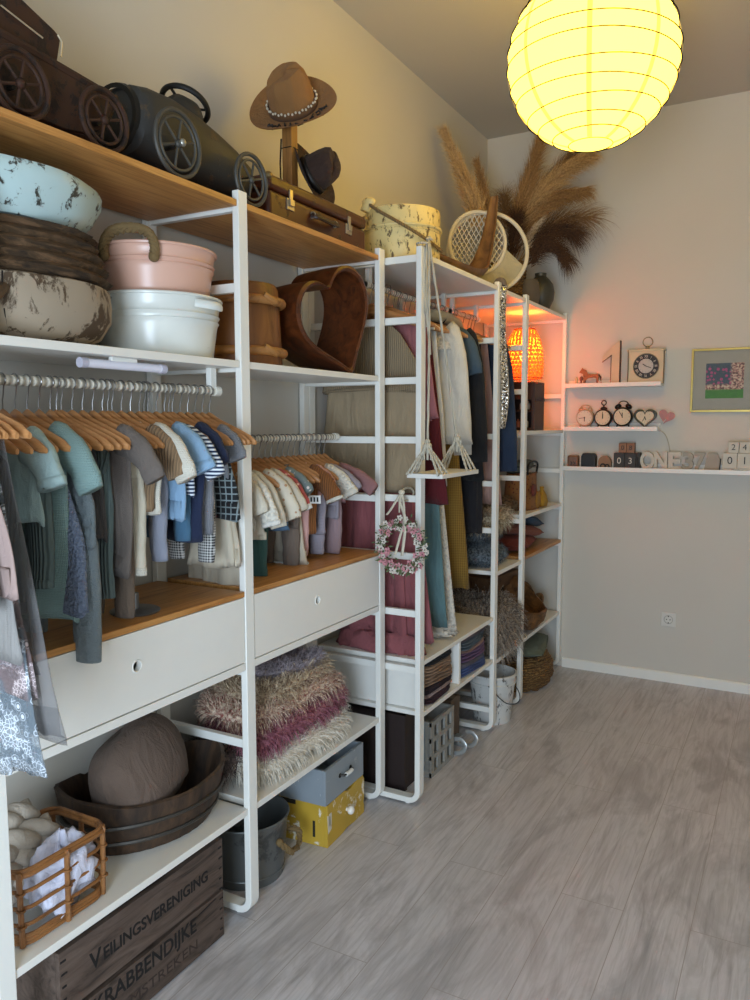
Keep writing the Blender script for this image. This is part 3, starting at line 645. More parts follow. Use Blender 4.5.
def garment(name, label, cat, loc, rz, group, mat, kind='shirt', wid=(.10, .11, .11), top=-.085, hem=-.30, thick=.016, sl=.11, sr=None, sdx=.06, sdz=.10, sleeve_mat=None, cuff=None, legs=None, folds=0, amp=0, drop=.045, seed=0, sides=(1, -1), legdx=.05, legr=.034, trim=None, neckw=.35, collar=None):
    th = thing(name, label, cat, loc, rz, group)
    sh = wid[0]; m = MB()
    if kind == 'pants':   # waistband hung over the bar, two legs
        body_mesh(m, wid, top, legs[0], thick, 3, .1, drop, .2, seed=seed, scoop=0); obj('waist', m, mat, th, smooth='all')
        for s in (1, -1):
            m = MB(); x = s*legdx; z0 = legs[0]+.05; z1 = legs[1]; rnd = random.Random(seed+s)
            pts = [(x*.8, 0, z0), (x, .004*s, (z0*.6+z1*.4)), (x*1.05, .006*rnd.uniform(-1, 1), z0*.25+z1*.75), (x*1.05+.004*rnd.uniform(-1, 1), 0, z1)]
            pts = spline(pts, 4); L = len(pts); rr = [(legr*.5*(1-.2*i/L), legr*(1-.22*i/L)+.0015*sin(i*2)) for i in range(L)]
            pts.append(pts[-1]+Vector((0, 0, .001))); rr.append((legr*.3, legr*.62)); pts.append(pts[-1]+Vector((0, 0, .03))); rr.append((legr*.25, legr*.55))
            m.tube(pts, rr, 14, flat=(0, 1, 0)); lg = obj('trouser_leg', m, mat, th, smooth='all')
            if cuff: mm = MB(); cuff_mesh(mm, (x*1.05, 0, z1+.05), (x*1.05, 0, z1), legr*.8, .5, cuff[1]); obj('cuff', mm, cuff[0], lg, smooth='all')
    else:
        body_mesh(m, wid, top, hem, thick, folds or 3, amp or .08, drop, neckw, seed=seed, scoop=.02 if kind != 'dress' else .03); obj('bodice' if kind == 'dress' else 'torso', m, mat, th, smooth='all')
        if kind in ('overall',):
            for s in (1, -1):
                m = MB(); m.tube(spline([(s*.045, -.012, top-.04), (s*.043, -.016, top+.015), (s*.04, 0, top+.03), (s*.043, .016, top+.015), (s*.045, .014, top-.04)], 4), [(.004, .010)]*17, 8, flat=(0, 1, 0)); obj('strap', m, mat, th, smooth='all')
        if sl and kind not in ('overall', 'slip'):
            for s in sides:
                m = MB(); r0 = sr or .036
                p0 = (s*(sh-.035), 0, top-drop*.55-.018); p1 = (s*(sh+sdx*.55), 0, top-drop-.012); p2 = (s*(sh+sdx), -.004, top-drop-sdz)
                sleeve_mesh(m, p0, p1, p2, r0*1.05, r0*.82); so = obj('sleeve', m, sleeve_mat or mat, th, smooth='all')
                if cuff: mm = MB(); cuff_mesh(mm, p1, p2, r0*.85, .55, cuff[1]); obj('cuff', mm, cuff[0], so, smooth='all')
        if legs:
            for s in (1, -1):
                m = MB(); z0 = hem+.07; z1 = legs[1]; x = s*legdx
                pts = spline([(x*.9, 0, z0), (x, .004, z0*.5+z1*.5), (x*1.05, 0, z1)], 5); L = len(pts)
                rr = [(legr*.5*(1-.2*i/L)*min(1, .35+i*.3), (legr*(1-.25*i/L)+.0015*sin(i*2+seed))*min(1, .55+i*.25)) for i in range(L)]
                pts.append(pts[-1]+Vector((0, 0, .001))); rr.append((legr*.3, legr*.6)); pts.append(pts[-1]+Vector((0, 0, .03))); rr.append((legr*.25, legr*.5))
                m.tube(pts, rr, 14, flat=(0, 1, 0)); lg = obj('trouser_leg', m, mat, th, smooth='all')
                if cuff and kind == 'overall': mm = MB(); cuff_mesh(mm, (x*1.05, 0, z1+.05), (x*1.05, 0, z1), legr*.8, .5, cuff[1]); obj('cuff', mm, cuff[0], lg, smooth='all')
        if collar:
            m = MB(); m.torus((0, 0, top-.008), neckw*sh*.95, .006, 'Z', 20, 6, ry=.017); obj('collar', m, collar, th, smooth='all')
    if trim:
        m = MB(); n = 40; hw = wid[-1]
        rings = [[(hw*1.0*cos(2*pi*i/n), (thick+(.008 if i % 2 else .0))*sin(2*pi*i/n)*1.15, hem+dz) for i in range(n)] for dz in (.012, -.012)]
        m.grid(rings, True); o = obj('ruffle', m, trim, th, smooth='all'); o.modifiers.new('t', 'SOLIDIFY').thickness = .002
    return th
GH = 'wooden hangers on the rail above the left drawer'
GH2 = 'wooden hangers on the rail above the right drawer'
F = fabric
X1, ZR1 = .29, 1.588
C = {
 'teal_pale': F('pale_teal_muslin', 'a9bfbc', 'plain'), 'teal': F('dusty_teal_knit', '86a09b', 'knit'), 'teal2': F('grey_teal_rib_knit', '606e6b', 'rib'),
 'boucle': F('blue_grey_boucle', '8a95a8', 'boucle', '5d6880'), 'cable': F('grey_cable_knit', '7e888b', 'cable'), 'char': F('charcoal_rib', '3a3a3c', 'rib'),
 'dgrey': F('dark_warm_grey_jersey', '4b4644', 'plain'), 'taupe': F('taupe_jersey', '6f645c', 'plain'), 'brown': F('grey_brown_linen', '6a5a4c', 'plain'),
 'cream': F('cream_cotton', 'ddd3bd', 'plain'), 'cream2': F('ecru_knit', 'e4dccb', 'knit'), 'beige': F('camel_knit', '9a7c5c', 'rib'),
 'lblue': F('light_blue_chambray', '8fb0cd', 'plain'), 'stripe': F('navy_white_stripe', 'dfe4ea', 'stripe', '26324e'), 'lav': F('lavender_grey_jersey', '9598a6', 'plain'),
 'denim': F('washed_teal_denim', '49708c', 'plain'), 'navy': F('navy_jersey', '1d2744', 'plain'), 'mel': F('grey_melange_knit', '85868b', 'knit'),
 'hound': F('houndstooth_check', 'cfcdc8', 'check', '1e1e22'), 'plaid': F('black_plaid', '17191c', 'plaid', '7f8a8c'), 'tulle': F('cream_tulle_skirt', 'cbbfa9', 'plain'),
 'blush': F('blush_linen', 'b59a92', 'plain'), 'wht': F('soft_white_cotton', 'e9e4da', 'plain'),
}
# (dy along rail, material, label, dict) from the near (left) end to the far end
ROW1 = [
 ('teal_pale', 'pale teal short sleeved baby shirt with rolled cuff, leftmost above the left drawer', 'shirt', dict(wid=(.12, .11, .11), hem=-.30, sr=.042, sdx=.045, sdz=.075, cuff=(C['teal_pale'], .018), drop=.06)),
 ('teal2', 'grey teal baby trousers with wide open leg, hanging behind the pale teal shirt', 'pants', dict(wid=(.07, .085, .09), legs=(-.20, -.44), legr=.045, legdx=.055, cuff=(C['teal2'], .02))),
 ('teal', 'dusty teal knitted baby cardigan with sleeve sticking out, long body to the board', 'shirt', dict(wid=(.115, .11, .12), hem=-.52, sr=.042, sdx=.075, sdz=.10, thick=.02)),
 ('boucle', 'fluffy blue grey boucle pinafore hanging low', 'overall', dict(wid=(.08, .135, .155), top=-.17, hem=-.50, drop=.01, thick=.028)),
 ('cable', 'grey cable knit overall whose leg hangs down over the drawer edge', 'overall', dict(wid=(.10, .13, .145), top=-.16, hem=-.36, legs=(0, -.62), legdx=.094, legr=.05, drop=.01, thick=.022)),
 ('char', 'charcoal ribbed baby slip behind the grey cable knit overall', 'overall', dict(wid=(.07, .09, .10), top=-.13, hem=-.46, drop=.02)),
 ('dgrey', 'dark grey baby tank top with rounded hem and thin straps', 'overall', dict(wid=(.06, .09, .085), top=-.13, hem=-.36, drop=.01)),
 ('teal2', 'slim grey green ribbed baby trousers in the middle of the row', 'pants', dict(wid=(.06, .08, .08), legs=(-.20, -.50), legr=.034, legdx=.05)),
 ('taupe', 'taupe short sleeved baby shirt with its round sleeve end sticking out', 'shirt', dict(wid=(.12, .115, .11), hem=-.45, sr=.036, sdx=.075, sdz=.09)),
 ('brown', 'grey brown linen romper with a long narrow leg reaching the bamboo board', 'overall', dict(wid=(.06, .085, .085), top=-.14, hem=-.36, legs=(0, -.56), legr=.038, drop=.01)),
 ('cream', 'cream baby trousers with turned up cuffs', 'pants', dict(wid=(.06, .08, .085), legs=(-.22, -.46), legr=.042, legdx=.055, cuff=(C['cream2'], .02))),
 ('beige', 'camel ribbed baby sweater with open sleeve beside the taupe shirt', 'shirt', dict(wid=(.12, .11, .105), hem=-.30, sr=.035, sdx=.055, sdz=.09)),
 ('cream2', 'ecru short sleeved baby shirt with frilled neck, brightest of the row', 'shirt', dict(wid=(.12, .11, .11), hem=-.31, sr=.04, sdx=.075, sdz=.095, collar=C['wht'])),
 ('lav', 'lavender grey baby trousers behind the ecru shirt', 'pants', dict(wid=(.06, .07, .08), legs=(-.20, -.44), legr=.032, legdx=.05)),
 ('lblue', 'light blue chambray baby shirt with turned up sleeve', 'shirt', dict(wid=(.12, .11, .11), hem=-.34, sr=.042, sdx=.06, sdz=.08, cuff=(C['lblue'], .022))),
 ('stripe', 'navy and white striped baby top beside the light blue shirt', 'shirt', dict(wid=(.12, .11, .11), hem=-.28, sr=.036, sdx=.075, sdz=.095)),
 ('denim', 'washed teal denim baby trousers', 'pants', dict(wid=(.06, .075, .08), legs=(-.20, -.40), legr=.034, legdx=.05)),
 ('navy', 'navy blue baby shirt near the white post', 'shirt', dict(wid=(.12, .11, .105), hem=-.40, sr=.042, sdx=.045, sdz=.07)),
 ('mel', 'grey melange knitted baby trousers with wide leg', 'pants', dict(wid=(.07, .085, .09), legs=(-.16, -.39), legr=.05, legdx=.055)),
 ('hound', 'black and white houndstooth baby trousers hanging lowest near the post', 'pants', dict(wid=(.06, .08, .08), legs=(-.24, -.47), legr=.036, legdx=.055)),
 ('mel', 'grey melange baby shirt, last shirt before the white post', 'shirt', dict(wid=(.11, .10, .10), hem=-.24, sr=.036, sdx=.03, sdz=.06)),
 ('plaid', 'black plaid baby dress next to the white post', 'slip', dict(wid=(.09, .11, .125), top=-.13, hem=-.36, thick=.02, sl=0)),
 ('tulle', 'cream tulle baby skirt hanging lowest beside the white post', 'slip', dict(wid=(.06, .075, .085), top=-.16, hem=-.50, thick=.02, folds=7, amp=.2, sl=0)),
]
n1 = len(ROW1); random.seed(3)
NAMES = {'shirt': ('baby_shirt', 'shirt'), 'pants': ('baby_trousers', 'trousers'), 'overall': ('baby_overall', 'romper'), 'slip': ('baby_dress', 'dress'), 'dress': ('baby_dress', 'dress')}
for i, (mk, lab, kd, kw) in enumerate(ROW1):
    y = -.70+i*.0297; rz = R(random.uniform(-7, 5)); nm, ct = NAMES[kd]
    near = 'above the left drawer'
    hanger('clothes_hanger', 'hanger of the %s' % lab.split(',')[0], (X1, y, ZR1), rz, .150+random.uniform(-.004, .008), GH)
    garment(nm, lab, ct, (X1, y, ZR1), rz, None, C[mk], kd, seed=i, **kw)
    if i in (4, 9, 13, 16):
        hanger('clothes_hanger', 'empty beech hanger right beside the %s' % lab.split(',')[0].split(' whose')[0].split(' with')[0], (X1, y+.0165, ZR1), rz+R(3), .155, GH)
for y, lb in ((-.80, 'outermost left beech hanger above the left drawer, half behind the lace dresses'), (-.768, 'second beech hanger from the left end above the left drawer'), (-.735, 'third beech hanger from the left end above the left drawer')):
    hanger('clothes_hanger', lb, (X1, y, ZR1), R(-4), .165, GH)
garment('baby_dress', 'dark slate baby pinafore at the left end, under the outermost hangers', 'dress', (X1, -.75, ZR1), 0, None, fabric('slate_corduroy', '3f4a50', 'rib'), 'slip', wid=(.08, .10, .12), top=-.13, hem=-.48, sl=0, seed=77)
# second rail
X2, ZR2 = .185, 1.444
D = {'cr1': F('cream_crinkle_cotton', 'd9cfbb', 'plain'), 'cr2': F('off_white_muslin', 'e3dccd', 'crochet'), 'cr3': F('oatmeal_linen', 'cfc2ac', 'plain'), 'dots': F('cream_dotted_cotton', 'd8cdb8', 'floral', 'a9815f'),
 'red': F('coral_red_print', 'bf5a58', 'floral', 'e3b5a8'), 'green': F('deep_green_jersey', '35564f', 'plain'), 'den': F('mid_blue_denim', '53718c', 'plain'), 'flo': F('grey_floral_cotton', '76827f', 'floral', 'd2c9bf'),
 'tau': F('mushroom_jersey', '75665a', 'plain'), 'rust': F('rust_brown_rib', '8c5526', 'rib'), 'pink': F('soft_pink_cotton', 'd7a7a0', 'plain'), 'lil': F('lilac_grey_knit', 'a39aa3', 'knit'), 'mau': F('mauve_linen', 'a08689', 'plain'), 'dusty': F('dusty_pink_knit', '9f7170', 'knit')}
ROW2 = [
 ('cr3', 'oatmeal pleated baby dress, leftmost above the right drawer', 'slip', dict(wid=(.08, .10, .12), hem=-.46, top=-.11, thick=.024, folds=8, amp=.22, sl=0)),
 ('cr1', 'cream crinkled baby blouse with drooping sleeve beside the white post', 'shirt', dict(wid=(.10, .10, .10), hem=-.26, sdx=.06, sdz=.09)),
 ('cr2', 'off white muslin blouse with frilled sleeve end', 'shirt', dict(wid=(.10, .10, .10), hem=-.28, sdx=.075, sdz=.13, sr=.038, trim=None, cuff=(C['wht'], .015))),
 ('cr1', 'cream ruffled baby blouse, third from the post', 'shirt', dict(wid=(.10, .11, .12), hem=-.30, sdx=.07, sdz=.14, trim=C['cream'])),
 ('green', 'deep green baby trousers standing out below the cream blouses', 'pants', dict(wid=(.07, .09, .09), legs=(-.22, -.45), legr=.05, legdx=.055)),
 ('dots', 'cream dotted baby blouse with scalloped hem', 'shirt', dict(wid=(.10, .11, .12), hem=-.27, sdx=.08, sdz=.12, trim=C['wht'])),
 ('cr3', 'oatmeal linen baby jacket behind the dotted blouse', 'shirt', dict(wid=(.10, .11, .115), hem=-.28, sdx=.085, sdz=.10)),
 ('red', 'coral red printed baby top with white cuff', 'shirt', dict(wid=(.10, .11, .11), hem=-.22, sdx=.075, sdz=.10, sr=.032, cuff=(C['wht'], .016))),
 ('den', 'blue denim baby skirt beneath the coral red top', 'slip', dict(wid=(.06, .08, .10), top=-.14, hem=-.30, sl=0)),
 ('flo', 'grey green floral baby shirt in the middle of the right row', 'shirt', dict(wid=(.10, .11, .11), hem=-.20, sdx=.06, sdz=.05)),
 ('tau', 'mushroom brown baby romper with long leg', 'overall', dict(wid=(.06, .10, .09), top=-.12, hem=-.30, legs=(0, -.44), legr=.04, drop=.01)),
 ('cr3', 'oatmeal baby dress with lace hem, right of the mushroom romper', 'slip', dict(wid=(.06, .08, .10), top=-.15, hem=-.44, thick=.02, folds=6, amp=.2, sl=0, trim=C['wht'])),
 ('pink', 'soft pink baby leggings hanging below the rust shirt', 'pants', dict(wid=(.05, .07, .07), legs=(-.2, -.41), legr=.032, legdx=.05)),
 ('rust', 'rust brown ribbed baby shirt with wide open sleeve', 'shirt', dict(wid=(.105, .10, .10), hem=-.33, sdx=.07, sdz=.085, sr=.038, cuff=(C['cream2'], .01))),
 ('pink', 'soft pink baby top with bow, just right of the rust shirt', 'shirt', dict(wid=(.10, .10, .10), hem=-.2, sdx=.03, sdz=.04, collar=D['pink'])),
 ('lil', 'lilac grey knitted baby romper', 'overall', dict(wid=(.06, .10, .10), top=-.13, hem=-.34, legs=(0, -.42), legr=.04, drop=.01)),
 ('cr2', 'off white baby shirt with rolled round sleeve near the right end', 'shirt', dict(wid=(.10, .10, .10), hem=-.2, sdx=.075, sdz=.075, sr=.036, cuff=(C['cream2'], .02))),
 ('lil', 'lilac baby shirt, second garment from the right end', 'shirt', dict(wid=(.10, .10, .10), hem=-.3, sdx=.085, sdz=.06, sr=.034)),
 ('mau', 'mauve linen baby trousers hanging low near the right end', 'pants', dict(wid=(.07, .09, .09), legs=(-.22, -.43), legr=.045, legdx=.055)),
 ('dusty', 'dusty pink knitted baby cardigan, rightmost on the right rail', 'shirt', dict(wid=(.11, .10, .10), hem=-.24, sdx=.12, sdz=.06, sr=.034)),
]
for i, (mk, lab, kd, kw) in enumerate(ROW2):
    y = .085+i*.0335; rz = R(random.uniform(-6, 4)); nm, ct = NAMES[kd]
    hanger('clothes_hanger', 'hanger of the %s' % lab.split(',')[0], (X2, y, ZR2), rz, .138, GH2)
    garment(nm, lab, ct, (X2, y, ZR2), rz, None, (D[mk]), kd, seed=50+i, **kw)
# paper tag
pt = thing('paper_tag', 'small white printed tag hanging from the rust brown shirt', 'tag', (.305, .47, 1.235), R(20))
obj('card', MB().box(-.022, .022, -.001, .001, -.014, .014), plain('white_card', 'f1efe9', .7), pt, smooth=False)
m = MB(); 
for k in range(3): m.box(-.014+.011*k, -.008+.011*k, -.0018, -.001, -.008, .008)
obj('print', m, plain('black_print', '1c1c1c', .7), pt, smooth=False)
# round metal base seen on the left bamboo board
th = thing('metal_stand', 'low round grey wire stand on the bamboo board behind the hanging trousers', 'stand', (.27, -.33, 1.0105))
m = MB(); m.lathe([(.001, 0), (.062, 0), (.064, .004), (.06, .007), (.012, .009), (.01, .05)], 36, cap0=True, cap1=True); obj('base', m, plain('satin_grey_metal', '77787a', .3, .6), th)
# ================================================================ dresses at the near left edge
LX, LZ = .39, 1.62
rail(LX, -1.64, -.835, LZ, 'clothes rail beyond the left edge holding the lace dresses')
def dress(name, label, y, mat, wid, top, hem, folds=9, amp=.3, thick=.03, sleeve=None, rz=0, seed=0, trim=None, x=LX, z=LZ, sl=None, drop=.05, half=.17, sdz=.5, hl=None, hmat=None):
    hanger('clothes_hanger', hl or 'hanger of the %s' % label.split(',')[0].split(' with')[0], (x, y, z), rz, half, None, mat=hmat)
    th = garment(name, label, 'dress' if 'dress' in name or 'skirt' in name else 'clothing', (x, y, z), rz, None, mat, 'dress', wid=wid, top=top, hem=hem, folds=folds, amp=amp, thick=thick, sl=sl, sdz=sdz, sdx=.05, seed=seed, trim=trim, drop=drop)
    return th
dress('toddler_dress', 'navy blue toddler dress at the left edge, in front of the grey linen skirt', -.95, F('deep_navy_cotton', '161c35'), (.15, .19, .215), -.09, -.43, seed=71, sl=None, thick=.010, amp=.1)
dress('toddler_dress', 'blush cardigan like dress edge beside the navy dress at the left border', -.938, C['blush'], (.16, .205, .235), -.09, -.42, seed=72, thick=.009, folds=5, amp=.1)
dress('toddler_dress', 'grey linen toddler dress with straight hem at the left edge above the pink lace', -.924, F('dove_grey_linen', '9a9692'), (.15, .19, .235), -.09, -.525, seed=73, thick=.010, folds=5, amp=.1)
PL = F('pale_pink_lace', 'e6d3d2', 'lace', '9a8585'); BL = F('pale_blue_white_lace', 'dfe6ee', 'lace', '7f8b94'); GT = F('grey_star_tulle', '8d8a8a', 'tulle')
dress('lace_dress', 'pale pink lace toddler dress, shorter one at the left edge', -.909, PL, (.14, .18, .215), -.09, -.605, seed=74, thick=.012, folds=8, amp=.25)
dress('lace_dress', 'long white and blue lace dress with scalloped hem at the left edge', -.888, BL, (.13, .18, .225), -.09, -.745, seed=75, thick=.014, folds=8, amp=.3)
dress('tulle_dress', 'sheer grey tulle dress with small stars, right behind the lace dress', -.862, GT, (.12, .18, .245), -.09, -.68, seed=76, thick=.014, folds=7, amp=.3)
# ================================================================ adult clothes, ladder section
X3, ZR3 = .26, 2.03
GH3 = 'hangers on the long clothes rail'
WH_H = plain('white_plastic_hanger', 'e6e2d6', .35)
def adult(name, label, cat, y, mat, wid, top, hem, half=.20, rz=0, thick=.03, folds=7, amp=.18, sl=None, sdz=.5, sdx=.05, sr=.055, seed=0, hm=None, x=X3, kind='dress', hang=True, drop=.06, trim=None, legs=None):
    if hang: hanger('clothes_hanger', 'hanger of the %s' % label.split(',')[0].split(' with')[0].split(' falling')[0].split(' between')[0], (x, y, ZR3), rz, half, GH3, drop=.06, neck=.085, mat=hm)
    return garment(name, label, cat, (x, y, ZR3), rz, None, mat, kind, wid=wid, top=top, hem=hem, folds=folds, amp=amp, thick=thick, sl=sl, sdz=sdz, sdx=sdx, sr=sr, seed=seed, drop=drop, trim=trim, neckw=.3, legs=legs)
SAND = F('sand_linen', 'a59174', 'plain'); SANDR = F('sand_rib', 'a08c6e', 'rib'); ROSE = F('dusty_rose_chiffon', '98575a', 'plain'); ROSEL = F('dusty_rose_light', 'a8686a', 'plain')
d_ = adult('long_dress', 'sand coloured long dress with ribbed yoke hanging right behind the two ladder posts', 'dress', .955, SAND, (.20, .22, .235), -.37, -.80, thick=.012, folds=5, amp=.12, drop=.012, seed=5)
m = MB(); body_mesh(m, (.13, .20, .225), -.10, -.41, .014, 3, .03, .09, .3, seed=4); obj('yoke', m, SANDR, d_, smooth='all', label='ribbed beige yoke')
m = MB(); body_mesh(m, (.20, .215, .22), -.385, -.415, .016, 3, .03, .0, .3, seed=4, scoop=0); obj('waist_band', m, SANDR, d_, smooth='all')
sk = adult('rose_skirt', 'dusty rose long chiffon dress falling in folds below the sand dress to the white shelf', 'dress', .985, ROSE, (.18, .205, .235), -.70, -1.40, thick=.032, folds=13, amp=.38, seed=8)
m = MB(); rnd = random.Random(4); rings = []
for j in range(6):
    r = .235-.01*j if j < 4 else .12-.05*(j-4); z = [0, .012, .035, .06, .075, .08][j]
    rings.append([((r+.012*sin(5*a+j))*cos(a)*.88, (r*.22+.010*sin(7*a+j*2))*sin(a), z+.012*sin(4*a+j*1.3)*(j > 0)+.008*sin(9*a)*(j > 0)) for a in [2*pi*i/64 for i in range(64)]])
m.grid(rings, True, True, True); xf(m, Matrix.Translation((.02, -.005, -1.455))); obj('gathered_hem', m, ROSE, sk, smooth='all')
adult('rose_blouse', 'light dusty rose draped blouse between the ladder post and the red velvet dress', 'blouse', 1.03, ROSEL, (.17, .19, .21), -.10, -.52, x=.295, seed=9, thick=.02, folds=8, amp=.3)
adult('velvet_dress', 'dark red velvet dress behind the rope swing', 'dress', 1.10, F('wine_red_velvet', '5c1018', 'plain'), (.19, .235, .265), -.10, -.86, seed=10, thick=.03, folds=6, amp=.25, hm=WH_H)
adult('teal_dress', 'long teal blue dress whose lower part shows beside the ladder post', 'dress', 1.15, F('muted_teal_satin', '5d7b7c', 'plain'), (.16, .20, .235), -.10, -1.38, seed=11, thick=.03, folds=8, amp=.3)
LACEW = F('ivory_lace', 'd8cfc0', 'crochet')
lb = adult('lace_blouse', 'ivory blouse with lace shoulder and long sleeves on the long rail', 'blouse', 1.345, F('ivory_cotton', 'e2dccf', 'plain'), (.185, .235, .275), -.09, -.62, seed=12, thick=.03, sl=.3, sdz=.52, sdx=.05, sr=.05, folds=5, amp=.14)
m = MB(); body_mesh(m, (.182, .19, .20), -.088, -.22, .034, 3, .03, .06, .3, seed=12); obj('lace_yoke', m, LACEW, lb, smooth='all', label='lace yoke')
ld = adult('lace_dress', 'long ivory lace dress trailing on the white shelf beside the teal dress', 'dress', 1.25, LACEW, (.15, .17, .235), -.10, -1.43, seed=13, thick=.04, folds=9, amp=.25, trim=LACEW)
m = MB(); m.lathe([(.14, 0), (.15, .02), (.11, .06), (.05, .09)], 48, sx=1.1, sy=.42, wob=lambda a, z: 1+.14*sin(6*a+z*30)+.07*sin(13*a), cap0=True, cap1=True); xf(m, Matrix.Translation((.05, .03, -1.452))); obj('train', m, LACEW, ld, smooth='all')
adult('cotton_dress', 'white cotton dress hanging between the teal dress and the ivory lace dress', 'dress', 1.20, F('bright_white_cotton', 'e7e5e2', 'plain'), (.17, .19, .20), -.10, -.80, seed=14, folds=5, amp=.3)
adult('mustard_dress', 'mustard yellow patterned long dress beside the white lace', 'dress', 1.455, F('mustard_pattern', '8a6a25', 'check', '5e4413'), (.14, .17, .215), -.10, -1.28, seed=15, folds=5)
adult('denim_shirt', 'grey blue denim short sleeved shirt behind the ivory blouse', 'shirt', 1.50, F('faded_denim', '4c5f6d', 'knit'), (.17, .18, .19), -.10, -.45, seed=16, sl=.2, sdz=.16, sdx=.055, sr=.045)
for i, (lab, y, hem, hx) in enumerate((('black long sleeved dress beside the denim shirt', 1.54, -.62, .225), ('black velvet long dress, middle one of the three black ones', 1.59, -.80, .225), ('black slim dress right before the sequin sash', 1.64, -1.05, .2))):
    adult('black_dress', lab, 'dress', y, F('black_crepe_%d' % i, ['141417', '101012', '17151a'][i], 'plain'), (.18, .2, hx), -.10, hem, seed=20+i, sl=.3 if i == 0 else None, sdz=.55)
adult('pink_dress', 'pale pink satin dress between the sequin sash and the navy shirt', 'dress', 1.80, F('pale_pink_satin', 'b98f80', 'plain', rough=.5), (.17, .20, .225), -.10, -.92, seed=25, folds=7, amp=.4)
adult('navy_shirt', 'navy blue shirt with long sleeves hanging in front of the orange lamp', 'shirt', 1.90, F('ink_navy_cotton', '22344d', 'plain'), (.19, .235, .24), -.09, -.55, seed=26, sl=.3, sdz=.62, sdx=.06, sr=.055, folds=5)
adult('dark_dress', 'dark plum long dress between the black dress and the white fur', 'dress', 1.76, F('dark_plum', '2a1a20', 'plain'), (.15, .17, .17), -.10, -1.0, seed=27)
for k, y in enumerate((1.0, 1.185, 1.30, 1.66, 1.97, 2.01, 2.05)):
    hanger('clothes_hanger', 'bare hanger hanging %s' % ['just right of the sand dress', 'between the teal dress and the white cotton dress', 'between the lace dress and the ivory blouse', 'behind the sequin sash', 'right after the navy shirt', 'second to the right of the navy shirt', 'last on the short rail by the orange lamp'][k], (X3, y, ZR3), R(3*(-1)**k), .19, GH3, mat=[HWOOD, WH_H][k % 2], neck=.085)
m = MB(); 
th = thing('rolled_cloth', 'cream padded roll lying along the hangers in front of the clothes rail', 'cloth roll', (.33, 1.36, 1.962))
m.tube(spline([(0, 0, 0), (.01, .15, .004), (0, .34, -.012)], 5), [.01]+[.026]*9+[.016], 14); obj('roll', m, F('cream_quilt', 'cbbd9d', 'plain'), th, smooth='all')
m = MB(); m.torus((0, .1, 0), .028, .005, 'Y', 20, 6); obj('tie', m, plain('dark_strap', '3a2d22', .7), th)
# ---- rope swing
SW = thing('rope_swing', 'small white wooden swing on cream ropes hanging from the ladder post', 'swing', (.595, .915, 1.30))
WPAINT = worn('white_painted_board', 'e6e3db', 'a89b86', .3, 16, .5)
CROPE = fabric('cream_cotton_rope', 'ddd3bd', 'rib')
obj('seat_plank', MB().box(-.07, .07, -.175, .175, 0, .016), WPAINT, SW, bevel=.002, smooth=False)
for dy, knotz in ((-.15, .115), (.12, .135)):
    kn = Vector((0, dy, knotz)); topp = Vector((-.062, -.012, .865))
    m = MB(); pts = spline([kn, kn*.5+topp*.5+Vector((.004, 0, -.01)), topp], 8)
    for ph in (0, 2.1, 4.2): m.tube([p+Vector((cos(i*1.1+ph), sin(i*1.1+ph), 0))*.0024 for i, p in enumerate(pts)], .0028, 5)
    obj('rope', m, CROPE, SW, smooth='all')
    m = MB()
    for sx_ in (-1, 1):
        for k in range(5):
            e = Vector((sx_*(.062-.008*(k % 2)), dy+(k-2)*.022, .012)); m.tube(spline([kn, kn*.55+e*.45+Vector((sx_*.001, (k-2)*.001, .002)), e], 4), .0044, 6)
    for k in range(6): a = k*1.05; m.tube(spline([kn+Vector((cos(a)*.006, sin(a)*.006, .01)), kn+Vector((cos(a)*.016, sin(a)*.016, -.012)), kn+Vector((cos(a)*.014, sin(a)*.014, -.05))], 3), .0028, 5)
    m.ball(kn, (.016, .016, .014), 10, 8); m.ball(kn+Vector((0, 0, .016)), (.010, .010, .009), 10, 8); obj('knotted_fringe', m, CROPE, SW, smooth='all')
m = MB()
for k in range(4): m.tube(spline([(-.063+.004*k, -.03+.01*k, .866), (-.07, -.01, .86), (-.075+.006*(k % 2), -.012+.008*(k-1.5), .72-.03*k), (-.07+.004*k, -.02+.006*k, .60-.05*k)], 5), .0035, 6)
m.torus((-.085, -.01, .852), .024, .004, 'Z', 20, 6, ry=.03); obj('rope_tail', m, CROPE, SW, smooth='all')
# ---- flower wreath
WR = thing('flower_wreath', 'small wreath of pink and white blossoms hanging by a cream ribbon from the ladder rung', 'wreath', (.474, .812, 1.036))
m = MB(); rnd = random.Random(5); m.torus((0, 0, 0), .082, .004, 'Y', 40, 6); m.torus((0, .004, 0), .086, .003, 'Y', 40, 6)
obj('twig_ring', m, plain('twig_brown', '5a4833', .8), WR)
ml, mw, mp, mc = MB(), MB(), MB(), MB()
for i in range(320):
    a = rnd.uniform(0, 2*pi); r = .084+rnd.gauss(0, .011); c = Vector((r*cos(a), rnd.uniform(-.028, .004), r*sin(a)))
    d = Vector((cos(a)*rnd.uniform(-.5, 1.2), rnd.uniform(-1, .2), sin(a)*rnd.uniform(-.5, 1.2))).normalized(); q = d.cross(Vector((0, 1, .3))).normalized()
    L = rnd.uniform(.014, .026); k = len(ml.v); ml.v += [tuple(c), tuple(c+d*L*.5+q*.004), tuple(c+d*L), tuple(c+d*L*.5-q*.004)]; ml.f.append((k, k+1, k+2, k+3))
